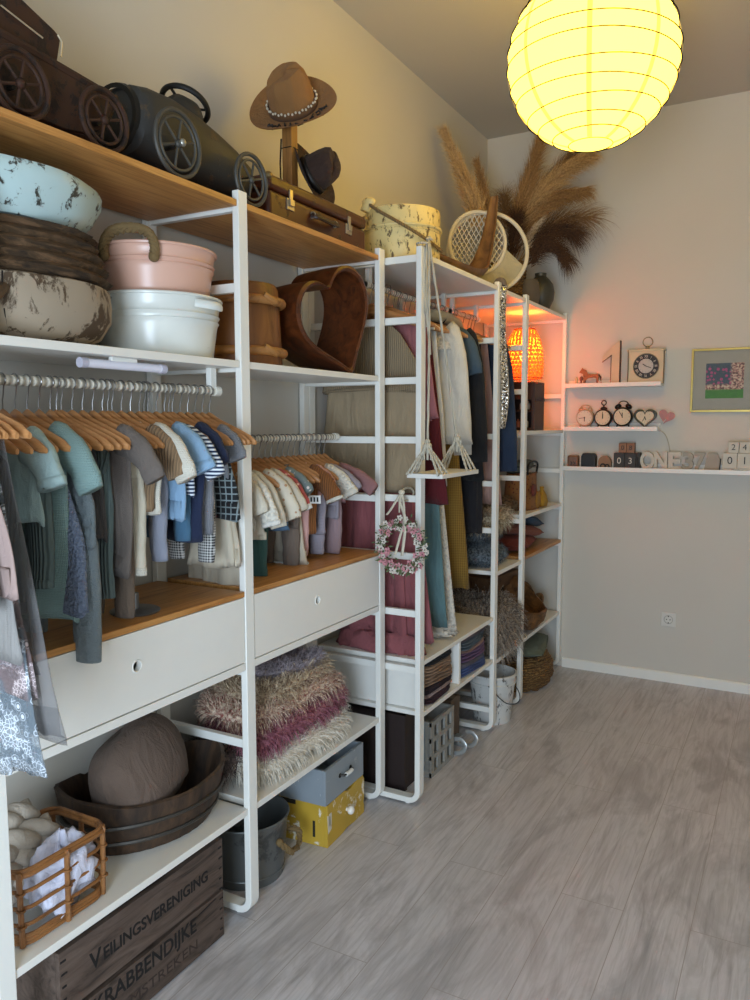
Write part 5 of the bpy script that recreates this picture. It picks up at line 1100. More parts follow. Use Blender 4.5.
m = MB(); m.torus((0, 0, .29), .058, .003, 'Z', 24, 6); m.torus((0, 0, .025), .099, .003, 'Z', 32, 6)
for k in range(6): a = k*pi/3; m.tube([(.098*cos(a), .098*sin(a), .025), (.103*cos(a), .103*sin(a), .11), (.094*cos(a), .094*sin(a), .2), (.058*cos(a), .058*sin(a), .29)], .0018, 5)
m.lathe([(.045, 0), (.05, .004), (.012, .01), (.009, .11)], 24, cap0=True, cap1=True); obj('wire_frame', m, plain('copper_wire', '9a5a35', .4, .6), ol)
t = NT('orange_bulb_glass'); t.color(srgb('ffb070')); t.b.inputs['Emission Color'].default_value = srgb('ff8a38'); t.b.inputs['Emission Strength'].default_value = 9; BULBM = t.set(.3)
obj('bulb', MB().ball((0, 0, .145), .026, 16, 10), BULBM, ol)
pl = bpy.data.lights.new('orange_bulb_light', 'POINT'); pl.energy = ORANGE_BULB; pl.color = (1, .29, .035); pl.shadow_soft_size = .03; po = bpy.data.objects.new('orange_bulb_light', pl); COL.objects.link(po); po.parent = ol; po.location = (0, 0, .20)
# wall board with orange panel behind lamp: clear panes at the rear of the frame
# bags on the shelf 1.018
PW = fabric('patchwork_leather', '8a5a2c', 'floral', '5f2718')
bg = thing('patchwork_bag', 'ochre and red patchwork bag on the upper open shelf near the back wall', 'bag', (.40, 2.44, 1.019)); m = MB(); rings = []
for j in range(10):
    v = j/9; z = .20*v; rx = .085*(1-.15*v); ry = .13*(1-.2*v); rings.append([(rx*(abs(cos(a))**.7)*(1 if cos(a) > 0 else -1)*(1+.05*sin(3*a+5*v)), ry*(abs(sin(a))**.7)*(1 if sin(a) > 0 else -1), z+.006*sin(4*a)) for a in [2*pi*i/32 for i in range(32)]])
m.grid(rings, True, True, True); obj('bag_body', m, PW, bg, smooth='all')
m = MB(); m.tube(spline([(.06, -.08, .195), (.065, -.08, .25), (.065, 0, .265), (.065, .08, .25), (.06, .08, .195)], 6), .006, 8); obj('bag_handle', m, DARK, bg)
m = MB(); m.ball((.088, .03, .05), (.008, .045, .05), 12, 8); obj('ochre_patch', m, F('ochre_suede', 'a07022', 'plain'), bg, smooth='all')
m = MB(); m.ball((.086, -.05, .11), (.008, .04, .035), 12, 8); obj('red_patch', m, F('brick_red_suede', '6c2318', 'plain'), bg, smooth='all')
gp = thing('grey_pouch', 'flat grey green pouch with dark piping on top of the patchwork bag', 'pouch', (.39, 2.43, 1.222)); m, _ = slab(.07, .10, .032, 2.8); xf(m, Matrix.Translation((0, 0, .034))); obj('pouch_body', m, F('sage_grey_canvas', '6c6c5c', 'plain'), gp, smooth='all'); m = MB(); m.tube(rrect(.068, .098, .03, .035), .004, 6, True); obj('piping', m, DARK, gp)
fb = thing('fur_bag', 'grey brown folded fur vest at the left end of the upper open shelf', 'fur', (.30, 2.24, 1.055)); m, sp = slab(.14, .055, .035); obj('hide', m, furmat('spotted_brown_fur', '3a2c20', '8b7152'), fb, smooth='all'); fur(fb, sp, 700, .03, .003, MATS['spotted_brown_fur'], 41)
th = thing('yellow_pouch', 'small ochre yellow cloth bag leaning against the patchwork bag', 'pouch', (.475, 2.58, 1.019)); m = MB(); m.lathe([(.001, 0), (.035, .004), (.042, .03), (.03, .07), (.012, .10), (.016, .115)], 20, sx=.8, sy=1.2, cap1=True, wob=lambda a, z: 1+.06*sin(5*a)); obj('pouch_body', m, F('mustard_felt', 'a87d1e', 'plain'), th, smooth='all')
# cushions on bamboo
def pillow(name, label, loc, hx, hy, hz, mat, rz=0, rot=None, cat='cushion', lean=0):
    th = thing(name, label, cat, loc, rz, rot=rot); m = MB(); rings = []; n = 14
    top, bot = [], []
    for i in range(n+1):
        for j in range(n+1):
            u, v = -1+2*i/n, -1+2*j/n; e = (1-u**4)**.55*(1-v**4)**.55; sh = 1-.05*(1-u*u)*(abs(v) > .99)-.05*(1-v*v)*(abs(u) > .99)
            top.append((hx*u*sh*(1-.10*v*v*abs(u)), hy*v*sh*(1-.10*u*u*abs(v)), hz*e+.002*sin(9*u+7*v))); bot.append((hx*u*sh*(1-.10*v*v*abs(u)), hy*v*sh*(1-.10*u*u*abs(v)), -hz*e))
    N = n+1; m.add(top, [(i*N+j, (i+1)*N+j, (i+1)*N+j+1, i*N+j+1) for i in range(n) for j in range(n)]); m.add(bot, [(i*N+j, i*N+j+1, (i+1)*N+j+1, (i+1)*N+j) for i in range(n) for j in range(n)])
    obj('cushion_cover', m, mat, th, smooth='all')
    m = MB(); edge = [top[i*N+0] for i in range(N)]+[top[n*N+j] for j in range(1, N)]+[top[i*N+n] for i in range(n-1, -1, -1)]+[top[j] for j in range(n-1, 0, -1)]; m.tube([(x, y, 0) for x, y, z in edge], .003, 6, True); obj('piping', m, mat, th, smooth='all'); return th
pillow('rust_cushion', 'rust red cushion lying on the bamboo shelf near the back wall', (.34, 2.36, .795+.045), .15, .17, .042, F('rust_red_cotton', '7a2f18', 'plain'), R(3))
pillow('brick_cushion', 'brick orange cushion on top of the rust red one', (.36, 2.42, .795+.105), .14, .17, .032, F('brick_orange_cotton', '8a4a34', 'plain'), 0, (R(-10), 0, R(-4)))
pillow('navy_cushion', 'navy blue cushion on top of the cushions on the bamboo shelf', (.36, 2.46, .795+.155), .14, .20, .028, F('deep_teal_navy', '1c3a54', 'plain'), 0, (R(-12), 0, R(5)))
# wooden tray box and carved bowl on low shelf
BW = wood('brown_rough_board', '6b4a2c', '402814', 'Y', 10, .7, .3, 5)
wc = thing('wooden_box', 'brown wooden box with cut out handle on the low shelf near the back wall', 'box', (.175, 2.52, .354), R(-4)); m = MB(); hx, hy, hz = .12, .19, .27
m.box(-hx, hx, -hy, hy, hz-.016, hz); m.box(-hx, -hx+.014, -hy, hy, 0, hz-.016); m.box(-hx+.014, hx, -hy, -hy+.014, 0, hz-.016); m.box(-hx+.014, hx, hy-.014, hy, 0, hz-.016); m.box(hx-.014, hx, -hy+.014, -.07, .0, hz-.016); m.box(hx-.014, hx, .07, hy-.014, 0, hz-.016); m.box(hx-.014, hx, -.07, .07, hz-.07, hz-.016); m.box(hx-.014, hx, -.07, .07, 0, hz-.15); obj('box_boards', m, BW, wc, bevel=.001, smooth=False)
CB = wood('carved_rattan_brown', '6f4a24', '3c250f', 'Y', 26, .6, .9, 3, '8c6234')
cb = thing('carved_bowl', 'carved brown wooden scoop bowl lying on the low shelf near the back wall', 'bowl', (.40, 2.40, .354), R(30)); m = MB(); m.lathe([(.3, 0), (.6, .01), (.95, .06), (1.0, .10), (.93, .105), (.8, .07), (.3, .03)], 44, sx=.12, sy=.23, cap0=True, cap1=True, wob=lambda a, z: 1+.03*sin(9*a+z*60)); m.v = [(x, y, z*1.2+.09*max(0, y/.2)**2) for x, y, z in m.v]; obj('bowl_body', m, CB, cb)
cb.location = (.43, 2.42, .354)
cb2 = thing('wooden_scoop', 'pale brown wooden trough standing at a slant behind the carved bowl', 'trough', (.43, 2.60, .36), 0, rot=(R(35), 0, R(-10))); m = MB(); m.lathe([(.3, 0), (.7, .01), (1, .06), (.93, .065), (.6, .025), (.3, .02)], 36, sx=.06, sy=.15, cap0=True, cap1=True); obj('trough_body', m, wood('pale_brown_trough', '7d5c38', '523718', 'Y', 9), cb2)
# pouf and cushion
RAT = NT('woven_water_hyacinth'); f1 = RAT.wave(24, dist=6, dirn='Z', ds=3); f2 = RAT.noise(60, 4, (1, 1, 3)); RAT.color(RAT.mix(RAT.math('MULTIPLY', f1, f2), srgb('694824'), srgb('c99d5c'))); RAT.bump(RAT.math('ADD', f1, f2), 1, .012); RAT = RAT.set(.75)
pf = thing('woven_pouf', 'round woven brown straw pouf on the floor under the last section', 'pouf', (.33, 2.485, 0)); m = MB()
for k in range(8):
    z = .016+.0225*k; r = .235*(1-abs((z-.095)/.105)**2.6*.26); n = 120; pts = []
    m.tube([((r+.004*sin(11*a+k*2))*cos(a), (r+.004*sin(11*a+k*2))*sin(a), z+.003*sin(17*a+k)) for a in [2*pi*i/72 for i in range(72)]], [.0155+.0025*sin(i*2.1+k) for i in range(72)], 8, True)
m.lathe([(.17, .004), (.2, .02), (.228, .09), (.2, .17), (.15, .185), (.01, .188)], 48, cap0=True, cap1=True); obj('woven_body', m, RAT, pf)
pillow('sage_cushion', 'sage grey cushion resting on the woven pouf', (.35, 2.49, .228), .20, .235, .032, F('sage_grey_linen', '69705f', 'plain'), R(12), None)
# ================================================================ things on the right part of the top shelf
ZT = TOPB-.018
WD = wood('palm_sheath_wood', '6c4a2c', '452b16', 'Z', 8, .5, .3, 5, '83603c')
spn = thing('driftwood_scoop', 'curved brown palm wood scoop leaning in front of the round net frame', 'wooden scoop', (.455, 1.52, ZT)); m = MB()
cl_ = spline([(0, -.36, .045), (0, -.2, .035), (0, -.04, .035), (-.01, .10, .075), (-.015, .20, .17), (-.015, .265, .29), (-.01, .295, .41), (-.01, .30, .435)], 5); wd = [.006, .035, .055, .06, .045, .034, .028, .022, .018]; rings = []
L = len(cl_)
for i, p in enumerate(cl_):
    t_ = i/(L-1); k = t_*(len(wd)-1); i0 = min(int(k), len(wd)-2); w_ = wd[i0]+(wd[i0+1]-wd[i0])*(k-i0); tg = (cl_[min(i+1, L-1)]-cl_[max(i-1, 0)]).normalized(); nn = Vector((1, 0, 0)).cross(tg)
    if nn.z < 0 and t_ < .5: nn = -nn
    rg = []
    for q in range(9): a = pi*q/8; rg.append(p+Vector((1, 0, 0))*(-w_*cos(a))+nn*(-w_*.65*sin(a)+.0))
    for q in range(9): a = pi*(8-q)/8; rg.append(p+Vector((1, 0, 0))*(-w_*.86*cos(a))+nn*(-w_*.5*sin(a)+.004))
    rings.append(rg)
m.grid(rings, True, True, True); obj('scoop_body', m, WD, spn); zmin = min(v[2] for v in m.v); spn.location.z = ZT-zmin+.001
nf_ = thing('round_net_frame', 'round white hoop prop with knotted net and cream cloth on the top shelf', 'hoop frame', (.375, 1.93, ZT+.203)); Mx = align((.50, -.84, .10)); nf_.matrix_world = Matrix.Translation((.375, 1.93, ZT+.208)) @ Mx
HOOPM = plain('cream_hoop', 'd6cbb3', .5)
m = MB(); m.torus((0, 0, 0), .195, .010, 'Z', 56, 8); obj('outer_hoop', m, HOOPM, nf_)
m = MB(); m.torus((-.055, .035, .035), .135, .009, 'Z', 48, 8, ry=.150); obj('inner_hoop', m, HOOPM, nf_)
m = MB(); NETM = plain('white_net_cord', 'cfc6b6', .8); s_ = .0155
def inside(x, y, o): return ((x+.055)/.133)**2+((y-.035)/.148)**2 < 1 if o else (x*x+y*y < .19**2 and x < .0 and not ((x+.055)/.133)**2+((y-.035)/.148)**2 < 1)
def dish(x, y): return .035-.045*(1-min(1, ((x+.055)/.135)**2+((y-.035)/.15)**2))
for i in range(-14, 15):
    for dirn in (1, -1):
        run = []
        for k in range(-60, 61):
            v = k*.006; x = -.055+i*s_*1.55+dirn*v*.62; y = .035+v
            if inside(x, y, True): run.append((x, y, dish(x, y)))
        if len(run) > 2: m.tube(run[::3]+[run[-1]] if len(run) > 6 else run, .0026, 5, cap=False)
obj('net', m, NETM, nf_)
m = MB(); pts = [(.188*cos(a), .188*sin(a), -.004) for a in [R(-100+q*80/12) for q in range(13)]]; inn = [(-.055+.14*cos(a), .035+.155*sin(a), .03) for a in [R(-85+q*75/12) for q in range(13)]]
m.grid([[tuple(p) for p in pts], [tuple(p) for p in inn]], False); o = obj('cream_cloth', m, F('cream_canvas', 'b9ad8c', 'plain'), nf_, fix=False, smooth=False); o.modifiers.new('t', 'SOLIDIFY').thickness = .003
m = MB(); m.box(-.012, .012, -.008, .008, -.002, .03); 
wbk = thing('wicker_basket', 'brown woven cylinder basket behind the round hoop frame', 'basket', (.34, 2.33, ZT)); m = MB()
for k in range(13): m.torus((0, 0, .01+.0175*k), .085+.008*(k/12), .0095, 'Z', 40, 6)
m.lathe([(.08, 0), (.085, .22), (.08, .22), (.076, .01)], 32, cap0=True, cap1=True); obj('weave', m, RAT, wbk)
gs = thing('stone_crock', 'small grey brown crock between the wicker basket and the round vase', 'crock', (.45, 2.36, ZT)); obj('crock_body', MB().lathe([(.04, 0), (.05, .005), (.06, .06), (.052, .12), (.045, .135), (.04, .13), (.03, .02)], 28, cap0=True, cap1=True), plain('stone_grey_brown', '5a4f42', .7), gs)
vz = thing('round_vase', 'round olive grey ceramic vase at the right end of the top shelf', 'vase', (.455, 2.55, ZT)); obj('vase_body', MB().lathe([(.035, 0), (.05, .004), (.072, .05), (.078, .095), (.068, .14), (.043, .17), (.03, .183), (.032, .2), (.027, .201), (.024, .183), (.05, .14), (.05, .04)], 36, cap0=True, cap1=True), plain('olive_grey_glaze', '3d3a30', .45), vz)
dv = thing('dark_vase', 'dark vase behind the hoop frame holding the pampas grass', 'vase', (.30, 2.52, ZT)); obj('vase_body', MB().lathe([(.05, 0), (.065, .005), (.08, .10), (.06, .2), (.045, .23), (.05, .25), (.04, .25), (.04, .2)], 32, cap0=True, cap1=True), plain('dark_brown_glaze', '2a1e18', .4), dv)
def plume(label, base, pts, n, L, col, seed, wid=.0022, spread=.6, grp='pampas grass plumes', stem=True, droop=.5, fat=.02):
    th = thing('pampas_plume', label, 'dried grass', base, group=grp); rnd = random.Random(seed); P_ = spline([Vector(p)-Vector(base) for p in pts], 10)
    if stem: m = MB(); m.tube([Vector((0, 0, 0)), P_[0]*.5+Vector((0, 0, -.02)), P_[0], P_[len(P_)//2], P_[-1]], [.003, .003, .0025, .002, .001], 6); obj('stem', m, plain('straw_stem', '9a7d4f', .7), th)
    n = int(n*1.7); fat *= 1.5; spread *= 1.15; wid *= 1.15
    m = MB(); M_ = len(P_)-1
    for i in range(n):
        t_ = rnd.random()**.9; k = t_*M_; i0 = min(int(k), M_-1); p = P_[i0].lerp(P_[i0+1], k-i0); tg = (P_[i0+1]-P_[i0]).normalized()
        q = Vector((rnd.gauss(0, 1), rnd.gauss(0, 1), rnd.gauss(0, 1))); q = (q-tg*q.dot(tg)).normalized(); l = L*rnd.uniform(.5, 1.15)*(1-.35*t_)*(.55+.45*min(1, t_*4))
        d = (tg+q*spread*rnd.uniform(.3, 1)).normalized(); p = p+q*fat*rnd.random()*(1-t_); p1 = p+d*l*.4; d2 = (d+Vector((0, 0, -droop*.6))).normalized(); p2 = p1+d2*l*.35; d3 = (d2+Vector((0, 0, -droop))).normalized(); p3 = p2+d3*l*.3
        cl2 = lambda v: Vector((max(v.x, .004-base[0]), min(v.y, YB-.004-base[1]), v.z))
        m.ribbon([cl2(p), cl2(p1), cl2(p2), cl2(p3)], wid, d.cross(Vector((rnd.uniform(-1, 1), rnd.uniform(-1, 1), rnd.uniform(-1, 1)))).normalized())
    obj('feathery_head', m, col, th, fix=False, smooth=False); return th
P1 = furmat('pampas_tan', 'a88454', 'd8b683'); P2 = furmat('pampas_brown', '8a6640', 'b8905c'); P3 = furmat('grass_dark_brown', '3b261a', '6b4a30'); P4 = furmat('grass_grey_brown', '75583a', '9b7850')
bz = (.30, 2.52, ZT+.24)
plume('tall pale tan pampas plume at the far left, standing near the left wall', (.30, 2.16, ZT+.01), [(.262, 2.11, 2.50), (.235, 2.09, 2.62), (.175, 2.06, 2.78), (.10, 2.04, 2.96)], 1500, .13, P1, 1, .0026, .42, fat=.03)
plume('slim brown plume second from the left', bz, [(.235, 2.32, 2.57), (.215, 2.31, 2.68), (.195, 2.30, 2.79), (.172, 2.30, 2.88)], 700, .10, P2, 2, .0024, .4)
plume('dark greyish grass tuft in the room corner, between the slim plume and tall centre plume', bz, [(.22, 2.60, 2.60), (.215, 2.64, 2.70), (.19, 2.68, 2.80)], 420, .17, P4, 3, .0022, 1.1, droop=.6)
plume('tall brown pampas plume rising to the upper centre under the lantern', bz, [(.33, 2.46, 2.55), (.375, 2.46, 2.70), (.42, 2.46, 2.84), (.46, 2.46, 2.98)], 1500, .15, P2, 4, .0026, .45, fat=.03)
plume('wide pale brown pampas plume leaning right, just below the paper lantern', bz, [(.35, 2.47, 2.55), (.45, 2.48, 2.70), (.57, 2.50, 2.82), (.70, 2.52, 2.89)], 1800, .17, P1, 5, .0026, .5, fat=.03, droop=.7)
plume('arching pale brown plume lowest of the light ones at the right', bz, [(.38, 2.48, 2.52), (.46, 2.49, 2.64), (.56, 2.50, 2.70), (.68, 2.52, 2.72)], 1500, .16, P2, 6, .0026, .5, fat=.03, droop=.9)
plume('grey brown plume behind the two large ones', bz, [(.32, 2.58, 2.58), (.37, 2.62, 2.72), (.47, 2.66, 2.85), (.56, 2.68, 2.95)], 1100, .17, P4, 7, .0026, .6)
plume('dark brown grass spray spreading to the right above the olive vase', bz, [(.38, 2.50, 2.42), (.46, 2.52, 2.50), (.55, 2.54, 2.54), (.62, 2.56, 2.52)], 700, .24, P3, 8, .0026, .75, droop=.7)
plume('dark brown grass spray drooping lowest beside the olive vase', bz, [(.40, 2.48, 2.36), (.46, 2.50, 2.44), (.53, 2.52, 2.45), (.60, 2.54, 2.38)], 650, .20, P3, 9, .0026, .8, droop=1.0)
plume('dark brown grass behind the hoop frame, hardly sticking out', bz, [(.33, 2.42, 2.40), (.36, 2.38, 2.50), (.38, 2.34, 2.58)], 600, .16, P3, 10, .0026, .7)
plume('small whitish grass ear in front of the dark sprays', bz, [(.40, 2.44, 2.44), (.44, 2.42, 2.52), (.50, 2.42, 2.58)], 260, .05, furmat('whitish_ear', 'a98d6c', 'd9c4a6'), 11, .0024, .4)
plume('long wispy grass stalks stretching furthest to the right', bz, [(.42, 2.52, 2.50), (.56, 2.56, 2.60), (.72, 2.60, 2.60)], 240, .26, P4, 12, .002, .9, droop=.5)
# ================================================================ picture ledges on the back wall
def ledge(label, x0, x1, z, lip=.022):
    th = thing('picture_ledge', label, 'wall shelf', (x0, YB, z), group='white picture ledges'); L = x1-x0
    obj('ledge_board', MB().box(0, L, -.10, -.0005, -.014, 0), SHELFW, th, bevel=.001, smooth=False); obj('front_lip', MB().box(0, L, -.112, -.10, -.014, lip-.012), SHELFW, th, bevel=.001, smooth=False); obj('back_lip', MB().box(0, L, -.012, -.0005, 0, .03), SHELFW, th, bevel=.001, smooth=False)
ZA, ZB_, ZC = 1.714, 1.464, 1.232
ledge('short white picture ledge with the figure one and square clock, top one', .535, 1.07, ZA)
ledge('short white picture ledge carrying four alarm clocks, middle one', .535, 1.06, ZB_)
ledge('long white picture ledge with date blocks and letters, lowest one', .535, 1.95, ZC)
YI = YB-.055
PINE = wood('toy_pine', '9b5c34', '6e3c1f', 'X', 12, .5)
rh = thing('toy_horse', 'small brown wooden toy horse on the top ledge beside the figure one', 'toy horse', (.667, YI, ZA)); hz_ = [(-.062, .075), (-.05, .09), (-.044, .102), (-.038, .094), (-.022, .088), (-.012, .066), (.03, .062), (.046, .066), (.055, .05), (.05, .03), (.046, .012), (.038, .012), (.038, .038), (.02, .044), (-.012, .040), (-.022, .030), (-.026, .012), (-.036, .012), (-.036, .045), (-.04, .066), (-.052, .070)]
obj('horse_body', MB().prism(hz_, .012, 'Y', -.006), PINE, rh, bevel=.002, smooth=False); m = MB(); m.tube(spline([(-.065, 0, .012), (-.03, 0, .004), (.02, 0, .004), (.07, 0, .012)], 4), .004, 6); obj('rocker', m, PINE, rh); m = MB(); m.tube([(.05, 0, .06), (.062, 0, .045), (.064, 0, .02)], [.004, .005, .002], 6); obj('tail', m, plain('dark_tail', '3a241a', .8), rh)
th = thing('small_figurine', 'tiny pale figurine with a green base at the left end of the top ledge', 'figurine', (.590, YI, ZA)); obj('figurine_body', MB().lathe([(.009, 0), (.011, .01), (.007, .025), (.010, .034), (.006, .045), (.002, .05)], 16, cap0=True, cap1=True), plain('pale_ivory', 'c9b590', .5), th); obj('green_base', MB().cyl((0, 0, 0), (0, 0, .012), .013), plain('leaf_green', '6b8a3a', .5), th)
th = thing('small_figurine', 'tiny brown heart figure between the pale figurine and the toy horse', 'figurine', (.618, YI, ZA)); obj('figurine_body', MB().lathe([(.01, 0), (.008, .01), (.004, .02), (.012, .038), (.009, .048), (.002, .052)], 16, cap0=True, cap1=True), plain('red_brown_clay', '8b4a38', .5), th)
on = thing('figure_one', 'cream wooden number one with dark edge on the top ledge', 'number', (.80, YI, ZA))
one = [(.035, 0), (.035, .245), (.028, .247), (-.058, .165), (-.062, .130), (-.008, .168), (-.008, 0)]; obj('figure', MB().prism(one, .022, 'Y', -.011), plain('cream_figure', 'c9b99c', .6), on, smooth=False)
m = MB(); m.prism([(.035, 0), (.0395, 0), (.0395, .247), (.035, .247)], .026, 'Y', -.013)
for p, q in (((-.062, .128), (-.010, .166)), ((-.012, .168), (-.012, 0))): m.tube([(p[0], -.012, p[1]), (q[0], -.012, q[1])], .002, 5)
obj('dark_edging', m, plain('brown_edging', '4a3021', .6), on)
CRM = plain('antique_cream_metal', 'cdbf9f', .45); NUM = plain('clock_black', '191715', .6)
def clock_face(parent, r, loc, facecol, hands, roman=False, ringcol=None, name='dial'):
    """face in the XZ plane looking to -Y"""
    d = obj(name, MB().cyl((0, -.002, 0), (0, .002, 0), r, 40), facecol, parent, loc=loc)
    m = MB()
    for k in range(12):
        a = k*pi/6; w_ = .004 if roman else .0018; r0_, r1_ = (r*.68, r*.92) if roman else (r*.78, r*.9)
        M = Matrix.Rotation(a, 4, 'Y'); 
        for off in ((-.5, .5) if roman else (0,)): m.box(-w_*.35+off*w_*1.1, w_*.35+off*w_*1.1, -.0028, -.002, r0_, r1_, M)
    obj('hour_marks', m, NUM, d, smooth=False)
    for ang, ln, w_, nm in ((hands[0], .52, .0022, 'hour_hand'), (hands[1], .78, .0016, 'minute_hand')):
        m = MB(); m.box(-w_, w_, -.0042, -.003, -r*.12, r*ln, Matrix.Rotation(R(ang), 4, 'Y')); obj(nm, m, NUM, d, smooth=False)
    return d
qc = thing('square_clock', 'square cream clock with round black dial and top ring on the top ledge', 'clock', (.980, YI, ZA)); s = .096
m = MB(); m.box(-s, s, -.018, .018, 0, .188); m.box(-s-.006, s+.006, -.022, .022, .180, .192); obj('case', m, plain('cream_case', 'cbbf9f', .6), qc, bevel=.002, smooth=False)
m = MB(); 
for x in (-s, s): m.tube([(x, -.02, 0), (x+.002, -.022, .09), (x, -.02, .19)], .003, 6)
obj('case_edging', m, plain('aged_brown_edge', '6f6046', .6), qc)
m = MB(); m.torus((.005, 0, .232), .026, .0028, 'Y', 28, 6); m.cyl((.005, 0, .19), (.005, 0, .21), .006, 10); m.torus((.005, 0, .2), .010, .002, 'Y', 16, 5); obj('top_ring', m, plain('aged_ring', '8f8263', .4, .5), qc)
t = NT('black_roman_dial'); t.color(srgb('b8b4ab')); DIALM = t.set(.5)
d = obj('black_dial', MB().cyl((0, -.001, 0), (0, .001, 0), .068, 48), plain('black_dial_paint', '1f2023', .5), qc, loc=(.002, -.0195, .098)); dd = clock_face(qc, .040, (.002, -.0212, .098), DIALM, (305, 112)); 
for k, nm in enumerate(('XII', 'I', 'II', 'III', 'IIII', 'V', 'VI', 'VII', 'VIII', 'IX', 'X', 'XI')):
    a = k*pi/6; o = text('numeral', nm, .021, plain('cream_numeral', 'd8d2c2', .6), d, (.053*sin(a), -.0016, .053*cos(a)), (R(90), a, 0), .0003, sx=.75)
m = MB(); m.torus((0, 0, 0), .069, .002, 'Y', 48, 6); obj('dial_ring', m, plain('aged_ring', '8f8263', .4, .5), qc, loc=(.002, -.02, .098))
def alarm(label, x, r, body, face, hands, top, h0=.012, group='round alarm clocks', face_r=.84):
    th = thing('alarm_clock', label, 'alarm clock', (x, YI, ZB_), group=group); zc = h0+r
    m = MB(); m.lathe([(r*.80, -.022), (r, -.018), (r, .018), (r*.85, .028), (r*.2, .03)], 40, cap0=True, cap1=True); xf(m, Matrix.Rotation(R(-90), 4, 'X')); m.v = [(a, b, c) for a, b, c in m.v]; xf(m, Matrix.Translation((0, 0, zc))); obj('case', m, body, th)
    clock_face(th, r*face_r, (0, -.0235, zc), face, hands)
    m = MB(); m.torus((0, -.021, zc), r*.93, r*.09, 'Y', 40, 8)
    for s_ in (-1, 1): m.cyl((s_*r*.55, 0, zc-r*.75), (s_*r*.7, 0, 0), .004, 8)
    obj('bezel_and_feet', m, body, th)
    m = MB()
    if top == 'bells':
        for s_ in (-1, 1): c = Vector((s_*r*.55, 0, zc+r*1.08)); m.ball(c, (r*.38, r*.38, r*.26), 14, 8, Matrix.Rotation(R(s_*28), 3, 'Y')); m.cyl((s_*r*.45, 0, zc+r*.8), c, .003, 6)
        m.tube(spline([(-r*.55, 0, zc+r*1.25), (-r*.35, 0, zc+r*1.55), (0, 0, zc+r*1.66), (r*.35, 0, zc+r*1.55), (r*.55, 0, zc+r*1.25)], 5), .003, 6)
    elif top == 'handle':
        m.tube(spline([(-r*.75, 0, zc+r*.75), (-r*.5, 0, zc+r*1.3), (0, 0, zc+r*1.45), (r*.5, 0, zc+r*1.3), (r*.75, 0, zc+r*.75)], 5), .0028, 6); m.tube(spline([(-r*.8, 0, zc+r*.8), (-r*.6, 0, zc+r*1.15), (-r*.3, 0, zc+r*1.1)], 4), .004, 6); m.tube(spline([(r*.8, 0, zc+r*.8), (r*.6, 0, zc+r*1.15), (r*.3, 0, zc+r*1.1)], 4), .004, 6)
    elif top == 'ring':
        m.ball((0, 0, zc+r*1.08), (r*.42, r*.3, r*.22), 14, 8); m.cyl((0, 0, zc+r*1.1), (0, 0, zc+r*1.5), .004, 8); m.torus((0, 0, zc+r*1.75), r*.27, .0032, 'Y', 22, 6)
    obj('bells_and_handle', m, body, th); return th
FC = plain('aged_cream_dial', 'cfc4a6', .5)
alarm('round pale copper alarm clock with handle, leftmost on the middle ledge', .648, .050, plain('pale_copper_enamel', 'b59a7f', .4, .3), plain('pale_dial', 'd3ccb9', .5), (180, 262), 'handle')
alarm('brown black pocket watch style clock with a ring on top, second on the middle ledge', .752, .049, plain('dark_brown_metal', '2b1e19', .4, .4), FC, (2, 358), 'ring')
alarm('black twin bell alarm clock, third and tallest on the middle ledge', .862, .054, plain('black_enamel', '161514', .3, .3), FC, (0, 330), 'bells')
hc = thing('heart_clock', 'dark grey green heart shaped clock at the right end of the middle ledge', 'clock', (.985, YI, ZB_)); hh = heart(48, .060, .95); zmn = min(z for y, z in hh); hh = [(y, z-zmn+.002) for y, z in hh]; HCM = plain('grey_green_enamel', '4a4f45', .35, .3)
obj('heart_case', MB().prism(hh, .04, 'Y', -.018), HCM, hc, bevel=.004, smooth=False)
m = MB(); m.tube([(y*.95, -.02, (z-.05)*.95+.05) for y, z in hh], .0055, 8, True); obj('heart_bezel', m, HCM, hc)
hf = [(y*.80, (z-.055)*.80+.055) for y, z in hh]; d = obj('heart_dial', MB().prism(hf, .002, 'Y', -.0215), FC, hc, smooth=False); clock_face(hc, .034, (0, -.0225, .064), FC, (160, 205))
ph = thing('pink_heart', 'flat pink felt heart leaning by the wall at the right end of the middle ledge', 'heart', (1.093, YI+.01, ZB_+.01)); hh = heart(40, .044, .95); q = [(y*cos(R(-18))-z*sin(R(-18)), y*sin(R(-18))+z*cos(R(-18))+.05) for y, z in hh]; obj('felt_heart', MB().prism(q, .008, 'Y', 0), F('pink_felt', 'c88f8d', 'plain'), ph, bevel=.002, smooth=False)
ph.location.z = ZB_+.012; m = MB(); m.tube([(-.045, .002, -.015), (-.02, .0, .01), (0, 0, .04)], .0016, 6); obj('thin_stick', m, plain('white_wire', 'd8d4cb', .5), ph)
wr_ = thing('light_cable', 'thin pale cable hanging from the middle ledge down to the letters', 'cable', (1.06, YB-.01, ZB_-.01)); m = MB(); m.tube(spline([(0, -.01, 0), (.03, 0, -.03), (.052, 0, -.10), (.062, 0, -.19)], 6), .0022, 6); obj('cord', m, plain('pale_cord', 'b9ad98', .5), wr_)
